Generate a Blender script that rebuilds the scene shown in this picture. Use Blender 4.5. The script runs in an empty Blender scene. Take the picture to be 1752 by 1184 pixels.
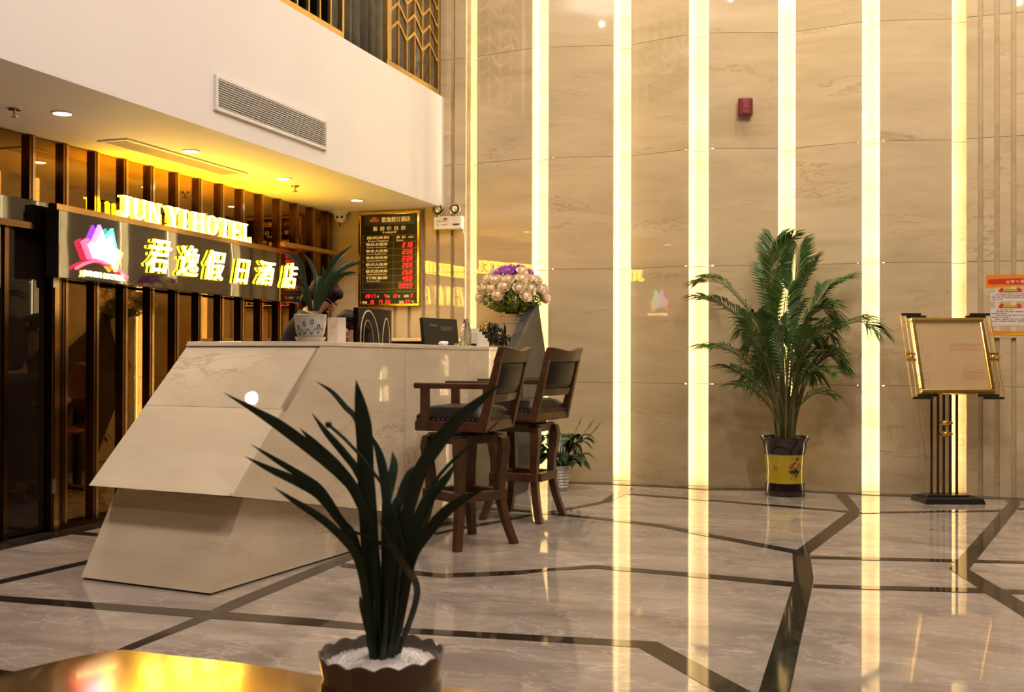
import bpy, bmesh, math, random
from mathutils import Vector, Matrix
random.seed(7)
SC = bpy.context.scene
COL = SC.collection
PI = math.pi
# ------------------------------------------------------------------ camera
cam_d = bpy.data.cameras.new('camera'); cam = bpy.data.objects.new('camera', cam_d); COL.objects.link(cam)
CAM_R = Vector((0.945322, 0.326129, 0.002503)); CAM_F = Vector((-0.326138, 0.945305, 0.005768))
CAM_R.normalize(); CAM_F.normalize(); CAM_U = CAM_R.cross(CAM_F).normalized()
cam.matrix_world = Matrix(((CAM_R.x, CAM_U.x, -CAM_F.x, 0), (CAM_R.y, CAM_U.y, -CAM_F.y, 0), (CAM_R.z, CAM_U.z, -CAM_F.z, 1.15), (0, 0, 0, 1)))
cam_d.sensor_width = 36; cam_d.lens = 36 * 1800 / 1752; cam_d.clip_start = 0.05
cam_d.dof.use_dof = True; cam_d.dof.focus_distance = 6.6; cam_d.dof.aperture_fstop = 7.1
SC.camera = cam
# ------------------------------------------------------------------ world, exposure, big lights
w = bpy.data.worlds.new('world'); SC.world = w; w.use_nodes = True
w.node_tree.nodes['Background'].inputs[0].default_value = (1.0, 0.8, 0.6, 1); w.node_tree.nodes['Background'].inputs[1].default_value = 0.015
SC.view_settings.view_transform = 'Standard'; SC.view_settings.look = 'None'; SC.view_settings.gamma = 1
SC.view_settings.use_curve_mapping = False; SC.view_settings.exposure = 0.17
CEIL = 6.6
LAMP_COL = (1.0, 0.86, 0.76)
def point(x, y, z, p, c=LAMP_COL, r=0.013):
    l = bpy.data.lights.new('lobby_lamp', 'POINT'); l.energy = p; l.color = c; l.shadow_soft_size = r
    o = bpy.data.objects.new('lobby_lamp', l); COL.objects.link(o); o.location = (x, y, z); return o
LAMPS = [(-0.4, 5.4, 5.6, 82), (0.5, 6.0, 5.3, 66), (1.4, 5.2, 5.7, 82), (0.4, 4.4, 5.2, 66), (-1.0, 2.0, 6.3, 210), (2.0, 1.5, 6.3, 150)]
for a in LAMPS: point(*a)
def spot(x, y, z, p, c, ang=120, blend=.6):
    l = bpy.data.lights.new('ceiling_spot', 'SPOT'); l.energy = p; l.color = c; l.spot_size = math.radians(ang); l.spot_blend = blend; l.shadow_soft_size = .04
    o = bpy.data.objects.new('ceiling_spot', l); COL.objects.link(o); o.location = (x, y, z); return o
DOWN = [(-4.34, y) for y in (2.40, 3.59, 4.78, 5.963, 7.139, 8.358)]
for x in (-2.9, -1.6, -.3, 1.0, 2.3): spot(x, 8.05, 6.5, 160, (1.0, .83, .60), 100, .8)  # unseen wall-wash spots added to make the marble brighter towards the top
for x, y in DOWN: spot(x, y, 2.47, 26, (1, .84, .72))
# ------------------------------------------------------------------ helpers
def principled(name):
    m = bpy.data.materials.new(name); m.use_nodes = True
    return m, m.node_tree, m.node_tree.nodes['Principled BSDF']
def mat(name, col, rough=.5, metal=0, emit=None, es=0, spec=.5, coat=0, trans=0, var=0.0, vscale=8, bump=0, bscale=40, ior=1.5):
    m, t, b = principled(name)
    b.inputs['Base Color'].default_value = (*col, 1); b.inputs['Roughness'].default_value = rough; b.inputs['Metallic'].default_value = metal
    b.inputs['Specular IOR Level'].default_value = spec; b.inputs['Coat Weight'].default_value = coat; b.inputs['Coat Roughness'].default_value = .05
    b.inputs['Transmission Weight'].default_value = trans; b.inputs['IOR'].default_value = ior
    if emit: b.inputs['Emission Color'].default_value = (*emit, 1); b.inputs['Emission Strength'].default_value = es
    if var or bump:
        tc = t.nodes.new('ShaderNodeTexCoord')
        if var:
            n = t.nodes.new('ShaderNodeTexNoise'); n.inputs['Scale'].default_value = vscale; n.inputs['Detail'].default_value = 4
            r = t.nodes.new('ShaderNodeValToRGB'); r.color_ramp.elements[0].position = .3; r.color_ramp.elements[1].position = .7
            r.color_ramp.elements[0].color = (*[c * (1 - var) for c in col], 1); r.color_ramp.elements[1].color = (*[min(1, c * (1 + var)) for c in col], 1)
            t.links.new(tc.outputs['Object'], n.inputs['Vector']); t.links.new(n.outputs['Fac'], r.inputs['Fac']); t.links.new(r.outputs['Color'], b.inputs['Base Color'])
        if bump:
            n2 = t.nodes.new('ShaderNodeTexNoise'); n2.inputs['Scale'].default_value = bscale
            bp = t.nodes.new('ShaderNodeBump'); bp.inputs['Strength'].default_value = bump; bp.inputs['Distance'].default_value = .01
            t.links.new(tc.outputs['Object'], n2.inputs['Vector']); t.links.new(n2.outputs['Fac'], bp.inputs['Height']); t.links.new(bp.outputs['Normal'], b.inputs['Normal'])
    return m
def marble(name, dark, light, vein, rough, sc=(1, 1, 1), vein_amt=.5, vein_scale=1.3, white=None, coat=0, wav=0, vein_w=.022, rnd=True):
    m, t, b = principled(name); N = t.nodes; L = t.links
    tc = N.new('ShaderNodeTexCoord'); oi = N.new('ShaderNodeObjectInfo'); mp = N.new('ShaderNodeMapping'); mp.inputs['Scale'].default_value = sc
    ad = N.new('ShaderNodeVectorMath'); ad.operation = 'ADD'; ml = N.new('ShaderNodeMath'); ml.operation = 'MULTIPLY'; ml.inputs[1].default_value = 37.0 if rnd else 0.0
    L.new(oi.outputs['Random'], ml.inputs[0]); L.new(tc.outputs['Object'], mp.inputs['Vector']); L.new(mp.outputs['Vector'], ad.inputs[0]); L.new(ml.outputs[0], ad.inputs[1])
    def noise(s, d, dis=0, ro=.55):
        n = N.new('ShaderNodeTexNoise'); n.inputs['Scale'].default_value = s; n.inputs['Detail'].default_value = d; n.inputs['Distortion'].default_value = dis; n.inputs['Roughness'].default_value = ro
        L.new(ad.outputs[0], n.inputs['Vector']); return n
    def vmask(s, dis, wd, d=6):
        n = noise(s, d, dis); n.inputs['Roughness'].default_value = .66; s1 = N.new('ShaderNodeMath'); s1.operation = 'SUBTRACT'; s1.inputs[1].default_value = .5; L.new(n.outputs['Fac'], s1.inputs[0])
        a = N.new('ShaderNodeMath'); a.operation = 'ABSOLUTE'; L.new(s1.outputs[0], a.inputs[0])
        r = N.new('ShaderNodeMapRange'); r.inputs['From Min'].default_value = 0; r.inputs['From Max'].default_value = wd; r.inputs['To Min'].default_value = 1; r.inputs['To Max'].default_value = 0
        L.new(a.outputs[0], r.inputs['Value']); return r.outputs['Result']
    base = noise(2.2, 8, .6, .62); cr = N.new('ShaderNodeValToRGB'); cr.color_ramp.elements[0].position = .32; cr.color_ramp.elements[1].position = .68
    cr.color_ramp.elements[0].color = (*dark, 1); cr.color_ramp.elements[1].color = (*light, 1); L.new(base.outputs['Fac'], cr.inputs['Fac'])
    v = vmask(vein_scale, .4, vein_w); br = noise(1.1, 3); bm_ = N.new('ShaderNodeMapRange'); bm_.inputs['From Min'].default_value = .45; bm_.inputs['From Max'].default_value = .65; L.new(br.outputs['Fac'], bm_.inputs['Value'])
    mm = N.new('ShaderNodeMath'); mm.operation = 'MULTIPLY'; L.new(v, mm.inputs[0]); L.new(bm_.outputs['Result'], mm.inputs[1])
    m2 = N.new('ShaderNodeMath'); m2.operation = 'MULTIPLY'; m2.inputs[1].default_value = vein_amt; L.new(mm.outputs[0], m2.inputs[0])
    mx = N.new('ShaderNodeMixRGB'); mx.inputs['Color2'].default_value = (*vein, 1); L.new(m2.outputs[0], mx.inputs['Fac']); L.new(cr.outputs['Color'], mx.inputs['Color1'])
    out = mx.outputs['Color']
    if white:
        v2 = vmask(vein_scale * 1.7, .35, .010, 9); m3 = N.new('ShaderNodeMath'); m3.operation = 'MULTIPLY'; m3.inputs[1].default_value = .62; L.new(v2, m3.inputs[0])
        mx2 = N.new('ShaderNodeMixRGB'); mx2.inputs['Color2'].default_value = (*white, 1); L.new(m3.outputs[0], mx2.inputs['Fac']); L.new(out, mx2.inputs['Color1']); out = mx2.outputs['Color']
    L.new(out, b.inputs['Base Color']); b.inputs['Roughness'].default_value = rough; b.inputs['Coat Weight'].default_value = coat; b.inputs['Coat Roughness'].default_value = .02
    if wav:
        n2 = N.new('ShaderNodeTexNoise'); n2.inputs['Scale'].default_value = 1.6; n2.inputs['Detail'].default_value = 1; L.new(tc.outputs['Object'], n2.inputs['Vector'])
        bp = N.new('ShaderNodeBump'); bp.inputs['Strength'].default_value = wav; bp.inputs['Distance'].default_value = .02; L.new(n2.outputs['Fac'], bp.inputs['Height']); L.new(bp.outputs['Normal'], b.inputs['Normal'])
    return m
class MB:
    """collects simple solids into one mesh"""
    def __init__(s): s.v = []; s.f = []; s.mi = []
    def add(s, vs, fs, mi=0, M=None):
        o = len(s.v); s.v += [tuple(M @ Vector(v)) if M else tuple(v) for v in vs]; s.f += [tuple(i + o for i in f) for f in fs]; s.mi += [mi] * len(fs); return s
    def box(s, x0, x1, y0, y1, z0, z1, mi=0, M=None):
        vs = [(x0, y0, z0), (x1, y0, z0), (x1, y1, z0), (x0, y1, z0), (x0, y0, z1), (x1, y0, z1), (x1, y1, z1), (x0, y1, z1)]
        return s.add(vs, [(3, 2, 1, 0), (4, 5, 6, 7), (0, 1, 5, 4), (1, 2, 6, 5), (2, 3, 7, 6), (3, 0, 4, 7)], mi, M)
    def hexa(s, b, t, mi=0):
        n = len(b); return s.add(list(b) + list(t), [tuple(range(n))[::-1], tuple(range(n, 2 * n))] + [(i, (i + 1) % n, n + (i + 1) % n, n + i) for i in range(n)], mi)
    def prism(s, poly, off, mi=0, M=None):
        """poly: 3D points, off: extrusion vector"""
        off = Vector(off); n = len(poly); vs = [Vector(p) for p in poly]; vs = vs + [p + off for p in vs]
        return s.add(vs, [tuple(range(n))[::-1], tuple(range(n, 2 * n))] + [(i, (i + 1) % n, n + (i + 1) % n, n + i) for i in range(n)], mi, M)
    def lathe(s, prof, n=28, mi=0, M=None, wob=None, cap=True):
        vs = []; fs = []
        for k, (r, z) in enumerate(prof):
            for i in range(n):
                a = 2 * PI * i / n; q = r; zz = z
                if wob: q, zz = wob(k, a, r, z)
                vs.append((q * math.cos(a), q * math.sin(a), zz))
        for k in range(len(prof) - 1):
            for i in range(n):
                j = (i + 1) % n; fs.append((k * n + i, k * n + j, (k + 1) * n + j, (k + 1) * n + i))
        if cap: fs.append(tuple(range(n))[::-1]); fs.append(tuple((len(prof) - 1) * n + i for i in range(n)))
        return s.add(vs, fs, mi, M)
    def tube(s, path, rad, n=8, mi=0, flat=1.0, M=None):
        P = [Vector(p) for p in path]; R = rad if isinstance(rad, (list, tuple)) else [rad] * len(P); vs = []; fs = []; up = None
        for k, p in enumerate(P):
            d = (P[min(k + 1, len(P) - 1)] - P[max(k - 1, 0)]).normalized()
            if up is None: up = Vector((0, 0, 1)) if abs(d.z) < .9 else Vector((1, 0, 0))
            a = d.cross(up).normalized(); up = a.cross(d).normalized()
            for i in range(n):
                t = 2 * PI * (i + .5) / n; vs.append(p + a * (R[k] * math.cos(t)) + up * (R[k] * flat * math.sin(t)))
        for k in range(len(P) - 1):
            for i in range(n): j = (i + 1) % n; fs.append((k * n + i, k * n + j, (k + 1) * n + j, (k + 1) * n + i))
        fs.append(tuple(range(n))[::-1]); fs.append(tuple((len(P) - 1) * n + i for i in range(n)))
        return s.add(vs, fs, mi, M)
    def ball(s, c, r, nu=12, nv=8, mi=0, M=None):
        r = r if isinstance(r, (list, tuple)) else (r, r, r); vs = [(c[0], c[1], c[2] - r[2])]; fs = []
        for k in range(1, nv):
            t = -PI / 2 + PI * k / nv
            for i in range(nu): a = 2 * PI * i / nu; vs.append((c[0] + r[0] * math.cos(t) * math.cos(a), c[1] + r[1] * math.cos(t) * math.sin(a), c[2] + r[2] * math.sin(t)))
        vs.append((c[0], c[1], c[2] + r[2])); T = len(vs) - 1
        for i in range(nu):
            j = (i + 1) % nu; fs.append((0, 1 + j, 1 + i)); b = 1 + (nv - 2) * nu; fs.append((T, b + i, b + j))
            for k in range(nv - 2): o = 1 + k * nu; fs.append((o + i, o + j, o + nu + j, o + nu + i))
        return s.add(vs, fs, mi, M)
    def mesh(s, name, mats, smooth=False):
        me = bpy.data.meshes.new(name); me.from_pydata(s.v, [], s.f)
        for m in (mats if isinstance(mats, (list, tuple)) else [mats]): me.materials.append(m)
        if any(s.mi): me.polygons.foreach_set('material_index', s.mi)
        if smooth:
            me.polygons.foreach_set('use_smooth', [True] * len(me.polygons)); me.update()
            try: me.set_sharp_from_angle(angle=math.radians(40))
            except Exception: pass
        me.update(); return me
def link(name, me, parent=None, world=False, bevel=0, sub=0):
    o = bpy.data.objects.new(name, me); COL.objects.link(o)
    if parent:
        o.parent = parent
        if world: o.matrix_parent_inverse = parent.matrix_basis.inverted()
    if bevel:
        b = o.modifiers.new('bevel', 'BEVEL'); b.width = bevel; b.segments = 2; b.limit_method = 'ANGLE'; b.angle_limit = math.radians(35)
    if sub:
        b = o.modifiers.new('sub', 'SUBSURF'); b.levels = sub; b.render_levels = sub
    return o
def part(name, mb, mats, parent, world=False, smooth=False, bevel=0, label=None, kind=None, sub=0):
    o = link(name, mb.mesh(name, mats, smooth), parent, world, bevel, sub)
    if label: o['label'] = label
    if kind: o['kind'] = kind
    return o
def thing(name, label, cat, loc=(0, 0, 0), rotz=0, group=None, rot=None):
    o = bpy.data.objects.new(name, None); COL.objects.link(o); o.empty_display_size = .1
    o.location = loc; o.rotation_euler = rot or (0, 0, rotz); o['label'] = label; o['category'] = cat
    if group: o['group'] = group
    return o
def tag(o, label, cat, group=None, kind=None):
    o['label'] = label; o['category'] = cat
    if group: o['group'] = group
    if kind: o['kind'] = kind
    return o
def struct(name, label=None, loc=(0, 0, 0)):
    o = bpy.data.objects.new(name, None); COL.objects.link(o); o.location = loc; o['kind'] = 'structure'
    if label: o['label'] = label
    return o
def smesh(name, mb, m, smooth=False):
    o = link(name, mb.mesh(name, m, smooth)); o['kind'] = 'structure'; return o
def text_mb(body, h, ext=.004, off=0.0, shear=0.0, res=2, align='LEFT', width=None):
    """flat lettering from the built-in font as geometry: x right, y up"""
    c = bpy.data.curves.new('lettering', 'FONT'); c.body = body; c.size = h; c.extrude = ext; c.offset = off; c.shear = shear; c.resolution_u = res; c.align_x = align
    o = bpy.data.objects.new('lettering', c); COL.objects.link(o)
    bpy.context.view_layer.update(); dg = bpy.context.evaluated_depsgraph_get()
    me = bpy.data.meshes.new_from_object(o.evaluated_get(dg)); mb = MB(); mb.add([v.co[:] for v in me.vertices], [tuple(p.vertices) for p in me.polygons])
    bpy.data.objects.remove(o); bpy.data.meshes.remove(me); bpy.data.curves.remove(c)
    if width and mb.v:
        xs = [v[0] for v in mb.v]; x0, x1 = min(xs), max(xs); k = width / max(x1 - x0, 1e-6)
        mb.v = [((v[0] - x0) * k, v[1], v[2]) for v in mb.v]
    return mb
def onto_left(mb, x, y, z):   # wall facing +X : x->+Y, y->+Z
    mb.v = [(x + v[2], y + v[0], z + v[1]) for v in mb.v]; return mb
def onto_back(mb, x, y, z):   # wall facing -Y : x->+X, y->+Z
    mb.v = [(x + v[0], y - v[2], z + v[1]) for v in mb.v]; return mb
# ------------------------------------------------------------------ materials
M = {}
M['cream'] = marble('cream_marble', (.49, .385, .225), (.64, .51, .32), (.26, .18, .08), .014, sc=(.4, .4, 2.0), vein_amt=.55, vein_scale=.9, vein_w=.010)
M['desk'] = marble('desk_marble', (.60, .50, .355), (.75, .64, .47), (.32, .22, .11), .016, sc=(.5, .5, 2.0), vein_amt=.6, vein_scale=1.0, vein_w=.010)
M['floor'] = marble('grey_floor_marble', (.22, .185, .160), (.40, .345, .30), (.54, .48, .43), .04, sc=(.7, 1.5, 1.0), vein_amt=.9, vein_scale=1.1, white=(.54, .48, .43), wav=.010)
M['inlay'] = marble('dark_inlay_marble', (.018, .013, .010), (.035, .027, .021), (.16, .14, .12), .06, vein_amt=.35, vein_scale=2.2)
M['stone'] = marble('dark_grey_stone', (.032, .029, .026), (.066, .06, .055), (.18, .17, .16), .28, sc=(1, 1, 2), vein_amt=.5, vein_scale=2)
M['plaster'] = mat('white_plaster', (.84, .80, .77), .75, var=.015, vscale=2)
M['joint'] = mat('dark_joint', (.08, .055, .035), .8, var=.1)
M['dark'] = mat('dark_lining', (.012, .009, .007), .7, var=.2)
M['mirror'] = mat('bronze_mirror', (.30, .18, .058), .02, 1, var=.05, vscale=3)
M['bronze'] = mat('bronze_metal', (.50, .32, .13), .16, 1, var=.08, vscale=6)
M['darkbronze'] = mat('dark_bronze', (.16, .09, .045), .18, 1, var=.1, vscale=6)
M['gold'] = mat('polished_gold', (.90, .62, .16), .14, 1, var=.05, vscale=12)
M['satin_gold'] = mat('satin_gold', (.72, .50, .18), .34, 1, var=.06, vscale=15)
M['black_gloss'] = mat('black_gloss', (.010, .008, .007), .03, spec=.7, coat=.6, var=.1)
M['black_glass'] = mat('dark_tinted_glass', (.010, .006, .004), .015, spec=.45, var=.15)
M['black'] = mat('black_plastic', (.018, .016, .015), .35, var=.1)
M['white_metal'] = mat('white_enamel', (.78, .75, .71), .35, var=.02)
M['white'] = mat('white_plastic', (.82, .79, .74), .35, var=.02)
M['led'] = mat('warm_led', (1, .9, .6), .5, emit=(1.0, .84, .50), es=23)
M['letter'] = mat('sign_letter_glow', (1, .9, .4), .5, emit=(1.0, .82, .22), es=8.5)
M['letter_back'] = mat('sign_letter_back', (.1, .08, .05), .5)
M['letter_side'] = mat('sign_letter_halo', (1, .8, .1), .5, emit=(1.0, .62, .010), es=17)
M['lamp'] = mat('downlight_glow', (1, 1, 1), .5, emit=(1.0, .86, .85), es=14)
M['wood'] = mat('brown_stained_wood', (.070, .029, .012), .38, var=.25, vscale=14, coat=.10, spec=.3)
M['leather'] = mat('dark_oxblood_leather', (.014, .008, .009), .38, spec=.28, var=.2, vscale=30, bump=.05, bscale=120)
M['brass_nail'] = mat('brass_nail', (.75, .5, .2), .25, 1, var=.05)
# ================================================================== STRUCTURE
fl = struct('floor', 'polished grey marble floor with dark inlaid bands')
part('floor_slab', MB().box(-5.2, 6.0, -4.0, 9.6, -.06, 0), M['floor'], fl)
INLAY = {
'A1':[[-4.76, 3.823], [-3.946, 3.886], [-2.796, 3.975], [-2.274, 4.009], [-1.831, 4.004], [-0.816, 4.145], [-0.871, 4.042], [-1.795, 3.926], [-2.211, 3.899], [-2.717, 3.862], [-3.858, 3.8], [-4.76, 3.751]],
'A2':[[-0.816, 4.145], [-0.396, 3.642], [-0.20, 3.41], [-0.31, 3.36], [-0.51, 3.602], [-0.871, 4.042]],
'B':[[-2.75, 3.171], [-2.754, 3.29], [-2.776, 3.938], [-2.803, 4.146], [-2.83, 5.086], [-2.81, 5.442], [-2.80, 5.885], [-2.715, 5.765], [-2.729, 5.264], [-2.73, 5.05], [-2.705, 4.181], [-2.698, 3.89], [-2.702, 3.292], [-2.689, 3.131]],
'B2':[[-4.76, 3.04], [-3.037, 2.993], [-2.876, 2.984], [-2.75, 3.171], [-2.689, 3.131], [-2.732, 2.895], [-2.883, 2.842], [-4.76, 2.90]],
'C':[[-2.73, 5.113], [-2.123, 5.039], [-1.79, 5.235], [-1.634, 5.354], [-1.432, 5.525], [-0.883, 5.498], [-0.387, 5.454], [-0.379, 5.338], [-0.867, 5.398], [-1.409, 5.435], [-1.617, 5.297], [-1.757, 5.139], [-2.084, 4.948], [-2.70, 5.019]],
'D':[[-2.70, 7.275], [-2.493, 7.287], [-2.253, 7.237], [-2.081, 7.183], [-1.616, 7.076], [-1.364, 6.985], [-1.134, 6.823], [-0.427, 6.34], [-0.446, 6.23], [-1.131, 6.718], [-1.364, 6.885], [-1.594, 6.979], [-2.055, 7.094], [-2.335, 7.163], [-2.46, 7.191], [-2.70, 7.17]],
'E':[[-2.66, 6.15], [-2.617, 6.239], [-2.57, 6.424], [-2.418, 6.785], [-2.314, 7.099], [-2.166, 7.418], [-1.997, 7.881], [-2.018, 8.764], [-1.926, 8.737], [-1.907, 8.367], [-1.923, 7.878], [-2.135, 7.309], [-2.288, 7.018], [-2.385, 6.692], [-2.532, 6.329], [-2.6, 6.1]],
'F':[[-1.916, 8.428], [-1.384, 8.329], [-0.182, 8.04], [-0.182, 7.96], [-1.369, 8.236], [-1.9, 8.358]],
'G':[[-0.325, 9.06], [-0.224, 9.06], [-0.106, 8.116], [-0.108, 7.787], [-0.351, 6.264], [-0.443, 6.231], [-0.429, 6.34], [-0.176, 8.051]],
'H':[[-0.448, 6.247], [-0.352, 6.262], [-0.296, 5.588], [-0.291, 5.446], [-0.271, 3.686], [-0.271, 3.3], [-0.367, 3.3], [-0.372, 3.651], [-0.386, 5.483]],
'I':[[-0.341, 6.176], [0.416, 6.35], [0.779, 6.428], [1.224, 6.545], [2.4, 6.82], [2.4, 6.72], [1.207, 6.455], [0.77, 6.353], [0.406, 6.262], [-0.337, 6.106]],
'J':[[-0.288, 5.422], [0.465, 5.606], [0.683, 5.636], [1.069, 5.716], [2.4, 6.0], [2.4, 5.9], [1.051, 5.62], [0.673, 5.551], [0.488, 5.508], [-0.287, 5.351]],
'K1':[[0.97, 9.24], [1.075, 9.24], [1.05, 8.843], [0.472, 6.073], [0.375, 6.062], [0.963, 8.86]],
'K2':[[0.375, 6.062], [0.472, 6.073], [0.592, 5.603], [0.649, 5.354], [0.845, 4.517], [0.9, 4.2], [0.82, 4.2], [0.614, 5.061], [0.503, 5.491]],
'L':[[-0.108, 8.003], [0.877, 8.465], [0.955, 8.50], [0.945, 8.43], [0.864, 8.391], [-0.108, 7.934]],
'L2':[[1.0, 8.62], [2.4, 9.2], [2.4, 9.1], [1.0, 8.54]],
'O':[[-4.6, 3.3], [-4.143, 4.153], [-4.085, 4.7], [-4.036, 5.187], [-3.959, 5.088], [-4.017, 4.608], [-4.073, 4.083], [-4.5, 3.2]],
'N2':[[-4.745, 5.423], [-4.621, 5.423], [-4.065, 5.446], [-3.99, 5.346], [-4.562, 5.332], [-4.763, 5.342]],
'border_left':[[-5.0, 3.0], [-4.76, 3.0], [-4.76, 9.0], [-5.0, 9.0]],
'border_back':[[-2.64, 8.95], [-2.19, 9.06], [-2.04, 9.03], [-1.5, 9.0], [-1.34, 8.95], [-.78, 9.13], [-.10, 9.09], [.04, 9.07], [.6, 9.2], [2.4, 9.24], [2.4, 9.14], [.6, 9.10], [.04, 8.98], [-.10, 8.99], [-.78, 9.03], [-1.34, 8.86], [-1.5, 8.9], [-2.04, 8.93], [-2.19, 8.94], [-2.64, 8.84]],
}
for i, (k, p) in enumerate(INLAY.items()):
    h = .0016 + .00012 * i
    part('inlay_band', MB().prism([(x, y, -.01) for x, y in p], (0, 0, .01 + h)), M['inlay'], fl)
# back wall: zig-zag polished slabs with lit recesses between
ZR = [0, .883, 1.89, 2.887, 3.873, 4.865, 5.86, CEIL]
wb = struct('wall_back', 'cream marble wall of angled slabs with glowing vertical recesses')
part('backing', MB().box(-5.2, 6.0, 9.52, 9.6, 0, CEIL), M['joint'], wb)
PAN = [((-3.468, 9.045), (-2.903, 8.95)), ((-2.756, 8.97), (-2.191, 9.093)), ((-2.042, 9.128), (-1.505, 8.984)), ((-1.338, 8.998), (-.779, 9.179)), ((-.638, 9.203), (-.101, 9.101)), ((.036, 9.112), (.592, 9.257))]
for a, b in PAN:
    for z0, z1 in zip(ZR, ZR[1:]):
        mb = MB(); (xa, ya), (xb, yb) = a, b
        mb.hexa([(xa, ya, z0 + .0016), (xb, yb, z0 + .0016), (xb, yb + .03, z0 + .0016), (xa, ya + .03, z0 + .0016)], [(xa, ya, z1 - .0016), (xb, yb, z1 - .0016), (xb, yb + .03, z1 - .0016), (xa, ya + .03, z1 - .0016)])
        part('marble_slab', mb, M['cream'], wb)
    mb = MB(); mb.hexa([(xa + .045, ya + .031, 0), (xb - .045, yb + .031, 0), (xb - .045, 9.53, 0), (xa + .045, 9.53, 0)], [(xa + .045, ya + .031, CEIL), (xb - .045, yb + .031, CEIL), (xb - .045, 9.53, CEIL), (xa + .045, 9.53, CEIL)])
    part('backing', mb, M['joint'], wb)
    for f0, f1 in ((.012, .10), (.90, .988)):
        P = [(xa + (xb - xa) * f, ya + (yb - ya) * f + e) for f, e in ((f0, .0302), (f1, .0302), (f1, .033), (f0, .033))]
        part('leak_blocker', MB().prism([(x, y, 0) for x, y in P], (0, 0, CEIL)), M['joint'], wb)  # unseen strips added behind the slabs to stop LED light leaking through joints
EDGE = [(-3.54, 9.06)] + [e for p in PAN for e in p] + [(.70, 9.27)]
for k in range(0, len(EDGE), 2):
    (xa, ya), (xb, yb) = EDGE[k], EDGE[k + 1]; yy = max(ya, yb) + .105
    for z0, z1 in zip(ZR, ZR[1:]):
        part('recess_slab', MB().box(xa - .044, xb + .044, yy, yy + .03, z0 + .002, z1 - .002), M['cream'], wb)
    for x0, y0 in ((xa - .036, ya), (xb + .012, yb))[1 if k == 0 else 0:]:
        part('light_strip', MB().box(x0, x0 + .024, y0 + .036, y0 + .052, .02, CEIL - .02), M['led'], wb, label='glowing warm LED strip hidden in wall recess')
# fluted ends
def ribs(x0, x1, n, y, wd, z0s):
    st = (x1 - x0) / n
    for i in range(n):
        xa = x0 + i * st
        for z0, z1 in zip(z0s, z0s[1:]):
            part('marble_rib', MB().box(xa, xa + wd, y, y + .075, z0 + .002, z1 - .002), M['cream'], wb)
ribs(-4.422, -3.545, 6, 9.055, .108, ZR)
part('groove_slab', MB().box(-4.43, -3.545, 9.086, 9.5, 0, CEIL), M['cream'], wb)
for z0, z1 in zip(ZR[:4], ZR[1:4]): part('marble_slab', MB().box(-5.0, -4.435, 9.075, 9.105, z0 + .002, z1 - .002), M['cream'], wb)
ribs(.702, 2.40, 14, 9.245, .083, ZR)
part('groove_slab', MB().box(.70, 2.42, 9.277, 9.5, 0, CEIL), M['cream'], wb)
for x0, x1 in ((2.42, 3.4), (3.4, 4.4), (4.4, 6.0)):
    for z0, z1 in zip(ZR, ZR[1:]): part('marble_slab', MB().box(x0 + .003, x1, 9.25, 9.28, z0 + .002, z1 - .002), M['cream'], wb)
# other room walls, outside the picture
M['far'] = mat('dim_brown_wall', (.10, .06, .035), .5, var=.2, vscale=2)
M['ceil'] = mat('white_ceiling_paint', (.72, .68, .64), .8, var=.01)
smesh('wall_right', MB().box(6.0, 6.1, -4.1, 9.6, 0, CEIL), M['far'])
smesh('wall_front', MB().box(-7.6, 6.1, -4.1, -4.0, 0, CEIL), M['far'])
smesh('ceiling', MB().box(-7.6, 6.1, -4.1, 9.6, CEIL, CEIL + .1), M['ceil'])
# mezzanine: fascia, soffit, slab
smesh('wall_mezzanine', MB().box(-3.86, -3.80, -4.0, 9.10, 2.495, 3.52), M['plaster'])
smesh('trim_1', MB().box(-5.2, -3.86, -4.0, 9.10, 2.495, 2.56), M['plaster'])
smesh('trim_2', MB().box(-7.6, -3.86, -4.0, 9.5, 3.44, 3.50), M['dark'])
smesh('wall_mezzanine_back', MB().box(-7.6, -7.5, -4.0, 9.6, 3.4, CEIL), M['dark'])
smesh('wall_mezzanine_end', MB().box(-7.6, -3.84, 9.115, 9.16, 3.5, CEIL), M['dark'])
# mirrored left wall with bronze fins
wl = struct('wall_left', 'bronze mirror wall with upright bronze fins')
part('backing', MB().box(-5.2, -5.01, -4.0, 9.15, 0, 3.5), M['dark'], wl)
FY = [5.214 + .2873 * i for i in range(14)]
for i, y in enumerate(FY):
    z0 = 0 if y > 5.35 else 2.09
    part('fin', MB().box(-5.0, -4.946, y - .040, y, z0, 2.49), M['darkbronze'], wl)
    part('fin_cap', MB().box(-4.946, -4.941, y - .018, y + .004, z0, 2.49), M['bronze'], wl, label='bright bronze edge of fin')
    y1 = FY[i + 1] - .042 if i < 13 else 9.07
    part('mirror_pane', MB().box(-5.0, -4.979, y + .002, y1, z0 if i else 2.09, 2.492), M['mirror'], wl)
for i in range(1, 6):
    y = FY[0] - .2873 * i
    part('fin', MB().box(-5.0, -4.946, y - .040, y, 2.09, 2.49), M['darkbronze'], wl)
    part('fin_cap', MB().box(-4.946, -4.941, y - .018, y + .004, 2.09, 2.49), M['bronze'], wl)
    part('mirror_pane', MB().box(-5.0, -4.979, y + .002, y + .2873 - .042, 2.09, 2.492), M['mirror'], wl)
part('mirror_pane', MB().box(-5.0, -4.979, -4.0, 3.60, 0, 2.492), M['mirror'], wl)
part('plinth', MB().box(-5.0, -4.93, 5.42, 9.07, 0, .03), M['darkbronze'], wl)
part('cross_bar', MB().box(-4.975, -4.90, 8.07, 9.06, 2.08, 2.115), M['satin_gold'], wl, label='gold cross bar')
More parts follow.
